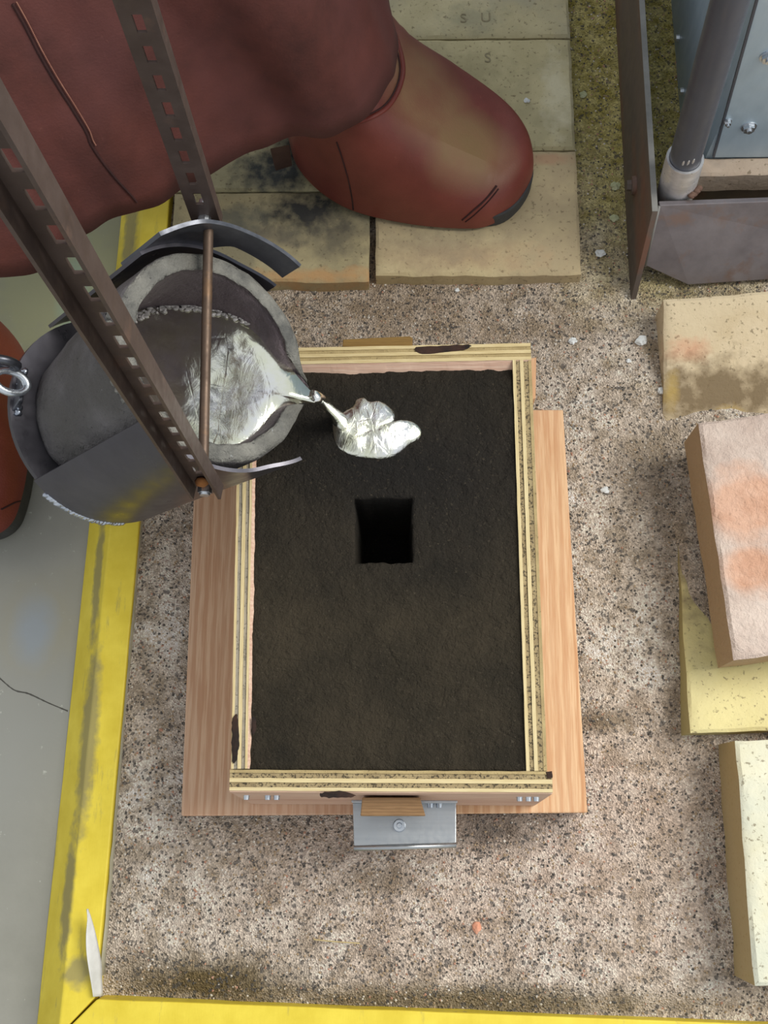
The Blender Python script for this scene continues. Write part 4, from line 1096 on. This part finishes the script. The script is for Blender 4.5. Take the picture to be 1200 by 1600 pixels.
# stone ledge behind the front plate
zl = .088
lf0 = at(1088, 274, zl); lb0 = at(1088, 246, zl)
ledge = brick_geo([(lf0.x - .004, lf0.y, 0), (.62, lf0.y + .006, 0), (.62, lb0.y + .0005, 0), (lf0.x - .004, lb0.y + .0005, 0)], .056, zl, (20, 6), .0012, 8)
m = mat_brick('ledge_stone', rgb(178, 156, 136), rgb(200, 180, 160), rgb(150, 142, 134))
o = build('stone_slab', ledge, m, base=(.45, lf0.y + .02, 0), auto=40); tag(o, 'rough pale slab lying between the frame front and the galvanised box', 'slab')
g = G(); g.box((.33, lb0.y - .014, .0), (.60, lb0.y - .002, .0555)); build('support_bar', g, M_FRAMEB, frame)
# galvanised box
bx0 = at(1058, 120, 0).x; by0 = lb0.y + .002
box = empty('galvanised_box', (bx0 + .2, by0 + .2, 0), 'blue-grey galvanised sheet metal box behind the dark pipe', 'box')
g = G(); g.box((bx0, by0 + .0015, .0), (bx0 + .0015, by0 + .7, .95)); build('side_panel', g, M_GALV, box)
g = G(); g.box((bx0, by0, .0), (bx0 + .5, by0 + .0015, .95)); build('front_panel', g, M_GALV, box)
d0, d1 = at_y(1117, 244, by0 - .003), at_y(1190, -18, by0 - .003)
k_ = (d1 - d0) / (d1.z - d0.z); d0 = d0 + k_ * (zl + .001 - d0.z); d2 = d0 + k_ * (.95 - d0.z)
g = G(); g.prism([d0, d2, V((bx0 + .5, d2.y, .95)), V((bx0 + .5, d0.y, d0.z))], V((0, .0028, 0))); dr = build('cover_sheet', g, M_GALV, box, bevel=.0006)
g = G(); g.prism([d0 + V((-.0022, -.0003, 0)), d2 + V((-.0022, -.0003, 0)), d2 + V((0, -.0003, 0)), d0 + V((0, -.0003, 0))], V((0, .003, 0))); build('lap_shadow', g, M_PIPE, box)  # dark strip standing in for the shadow of the sheet's overlap
for px, py, r in ((1137, 189, .0036), (1170, 198, .0068), (1200, 88, .0068)):
    c = at_y(px, py, by0 - .003); g = G(); g.cyl(c + V((0, .001, 0)), c + V((0, -.0012, 0)), r * 1.25, r * 1.2, 20); g.cyl(c, c + V((0, -.005, 0)), r, r * .92, 6); g.cyl(c, c + V((0, -.0075, 0)), r * .45, r * .4, 12)
    build('hex_bolt', g, M_ZINC, box, auto=30)
for px, py in ((1066, 143), (1060, 60)):
    c = at(px, py, .02); c.x = bx0; g = G(); g.cyl(c + V((.001, 0, 0)), c + V((-.004, 0, 0)), .0045, .004, 8); build('rivet', g, M_ZINC, box, auto=30)

# ------------------------------------------------------------------ small things
chips = [(938, 396, 'white flake beside the steel frame, right of the pavement corner', .006), (714, 453, 'tiny white flake in front of the pavement edge', .003), (895, 533, 'white flake right of the flask back corner, with green moss on it', .005),
         (1001, 535, 'largest white flake, left of the buff brick', .0065), (1034, 611, 'oval white flake against the lower left of the buff brick', .005), (946, 765, 'white flake right of the fir board', .0048),
         (982, 564, 'small white flake just below the largest one', .0032), (961, 292, 'pale greenish flake near the steel plate bolt', .006), (912, 146, 'greenish flake beside the upper pavement edge', .005), (960, 340, 'curled pale flake just below the bolt of the steel plate', .005)]
for k, (px, py, lab, r) in enumerate(chips):
    p = at(px, py, 0); p.z = sandz(p.x, p.y) + r * .3
    g = G(); g.lump(p, (r, r * .8, r * .5), k + 3, .7, sub=2)
    for q in range(2): g.lump(p + V((r * .5 * math.cos(k + q * 2.4), r * .45 * math.sin(k + q * 2.4), r * .1)), (r * .5, r * .45, r * .4), k * 3 + q, .6, sub=1)
    m = M_CHIP if k not in (7, 8, 9) else (bpy.data.materials.get('green_flake') or mat_plain('green_flake', rgb(168, 172, 132), rgb(196, 198, 164), 90, .9))
    tag(build('flake', g, m, base=p), lab, 'flake', 'white flakes on the sand')
p = at(823, 158, ZP); p.z = ZP + .0012
g = G(); g.lump(p, (.0035, .0035, .002), 31, .6); tag(build('flake', g, M_CHIP, base=p), 'single white flake lying on the pavement brick above the boot toe', 'flake', 'white flakes on the sand')
p = at(745, 1449, 0); p.z = sandz(p.x, p.y) + .002
g = G(); g.lump(p, (.0042, .0055, .003), 12, .5); tag(build('pebble', g, mat_plain('pink_pebble', rgb(206, 140, 112), rgb(222, 164, 136), 60, .9), base=p), 'small salmon pink pebble on the sand below the bracket', 'pebble')
c = spline([at(490, 1468, .003), at(520, 1471, .004), at(562, 1474, .003)], 8); g = G(); g.tube(c, .0006, 6)
tag(build('straw', g, mat_plain('dry_straw', rgb(180, 160, 110), rgb(200, 180, 130), 60, .9), base=c[8], sm=True), 'thin dry straw on the sand below the flask', 'straw')
# plastic liner along the curb, one flap curling up white in the corner
g = G(); edge_l = []
for k in range(41):
    y = -.150 + k * .018; f_ = (y - corner_in.y) / (at(262, 310, .012).y - corner_in.y); x = corner_in.x + (at(262, 310, .012).x - corner_in.x) * f_
    edge_l.append((x, y))
g.loft([[V((x + .0016 + .0008 * mn.noise(V((y * 60, 0, 0))), y, -.012)), V((x + .0012 + .0010 * mn.noise(V((y * 60, 3, 0))), y, .0075 + .0016 * mn.noise(V((y * 50, 7, 0)))) )] for x, y in edge_l], False)
cl = mat_plain('clear_plastic', rgb(186, 182, 160), rgb(206, 202, 182), 30, .35); 
cl.node_tree.nodes['Principled BSDF'].inputs['Alpha'].default_value = .55
liner = empty('plastic_liner', (corner_in.x, corner_in.y + .03, -.01), 'clear plastic liner with a white flap curling up in the lower left sand corner', 'liner')
o = build('sheet', g, cl, liner, sm=True); q = o.modifiers.new('t', 'SOLIDIFY'); q.thickness = .0004
g = G(); rings = []
tipf = at(138, 1420, .03)
for k in range(17):
    t = k / 16; b = at(161, 1556, .004).lerp(at(158, 1470, .010), t); a = at(146, 1556, .016).lerp(tipf, t ** .9) + V((-.003, 0, .004)) * math.sin(t * math.pi)
    if t > .55: b = b.lerp(tipf, ((t - .55) / .45) ** 1.3)
    row = []
    for m_ in range(9):
        s = m_ / 8; p = b.lerp(a, s); p += V((-.0022, 0, .006)) * math.sin(s * math.pi) * (1 - t * .6); row.append(p)
    rings.append(row)
g.loft(rings, False); o = build('flap', g, M_LINER, liner, sm=True); q = o.modifiers.new('t', 'SOLIDIFY'); q.thickness = .0006
o['label'] = 'white curled plastic flap'
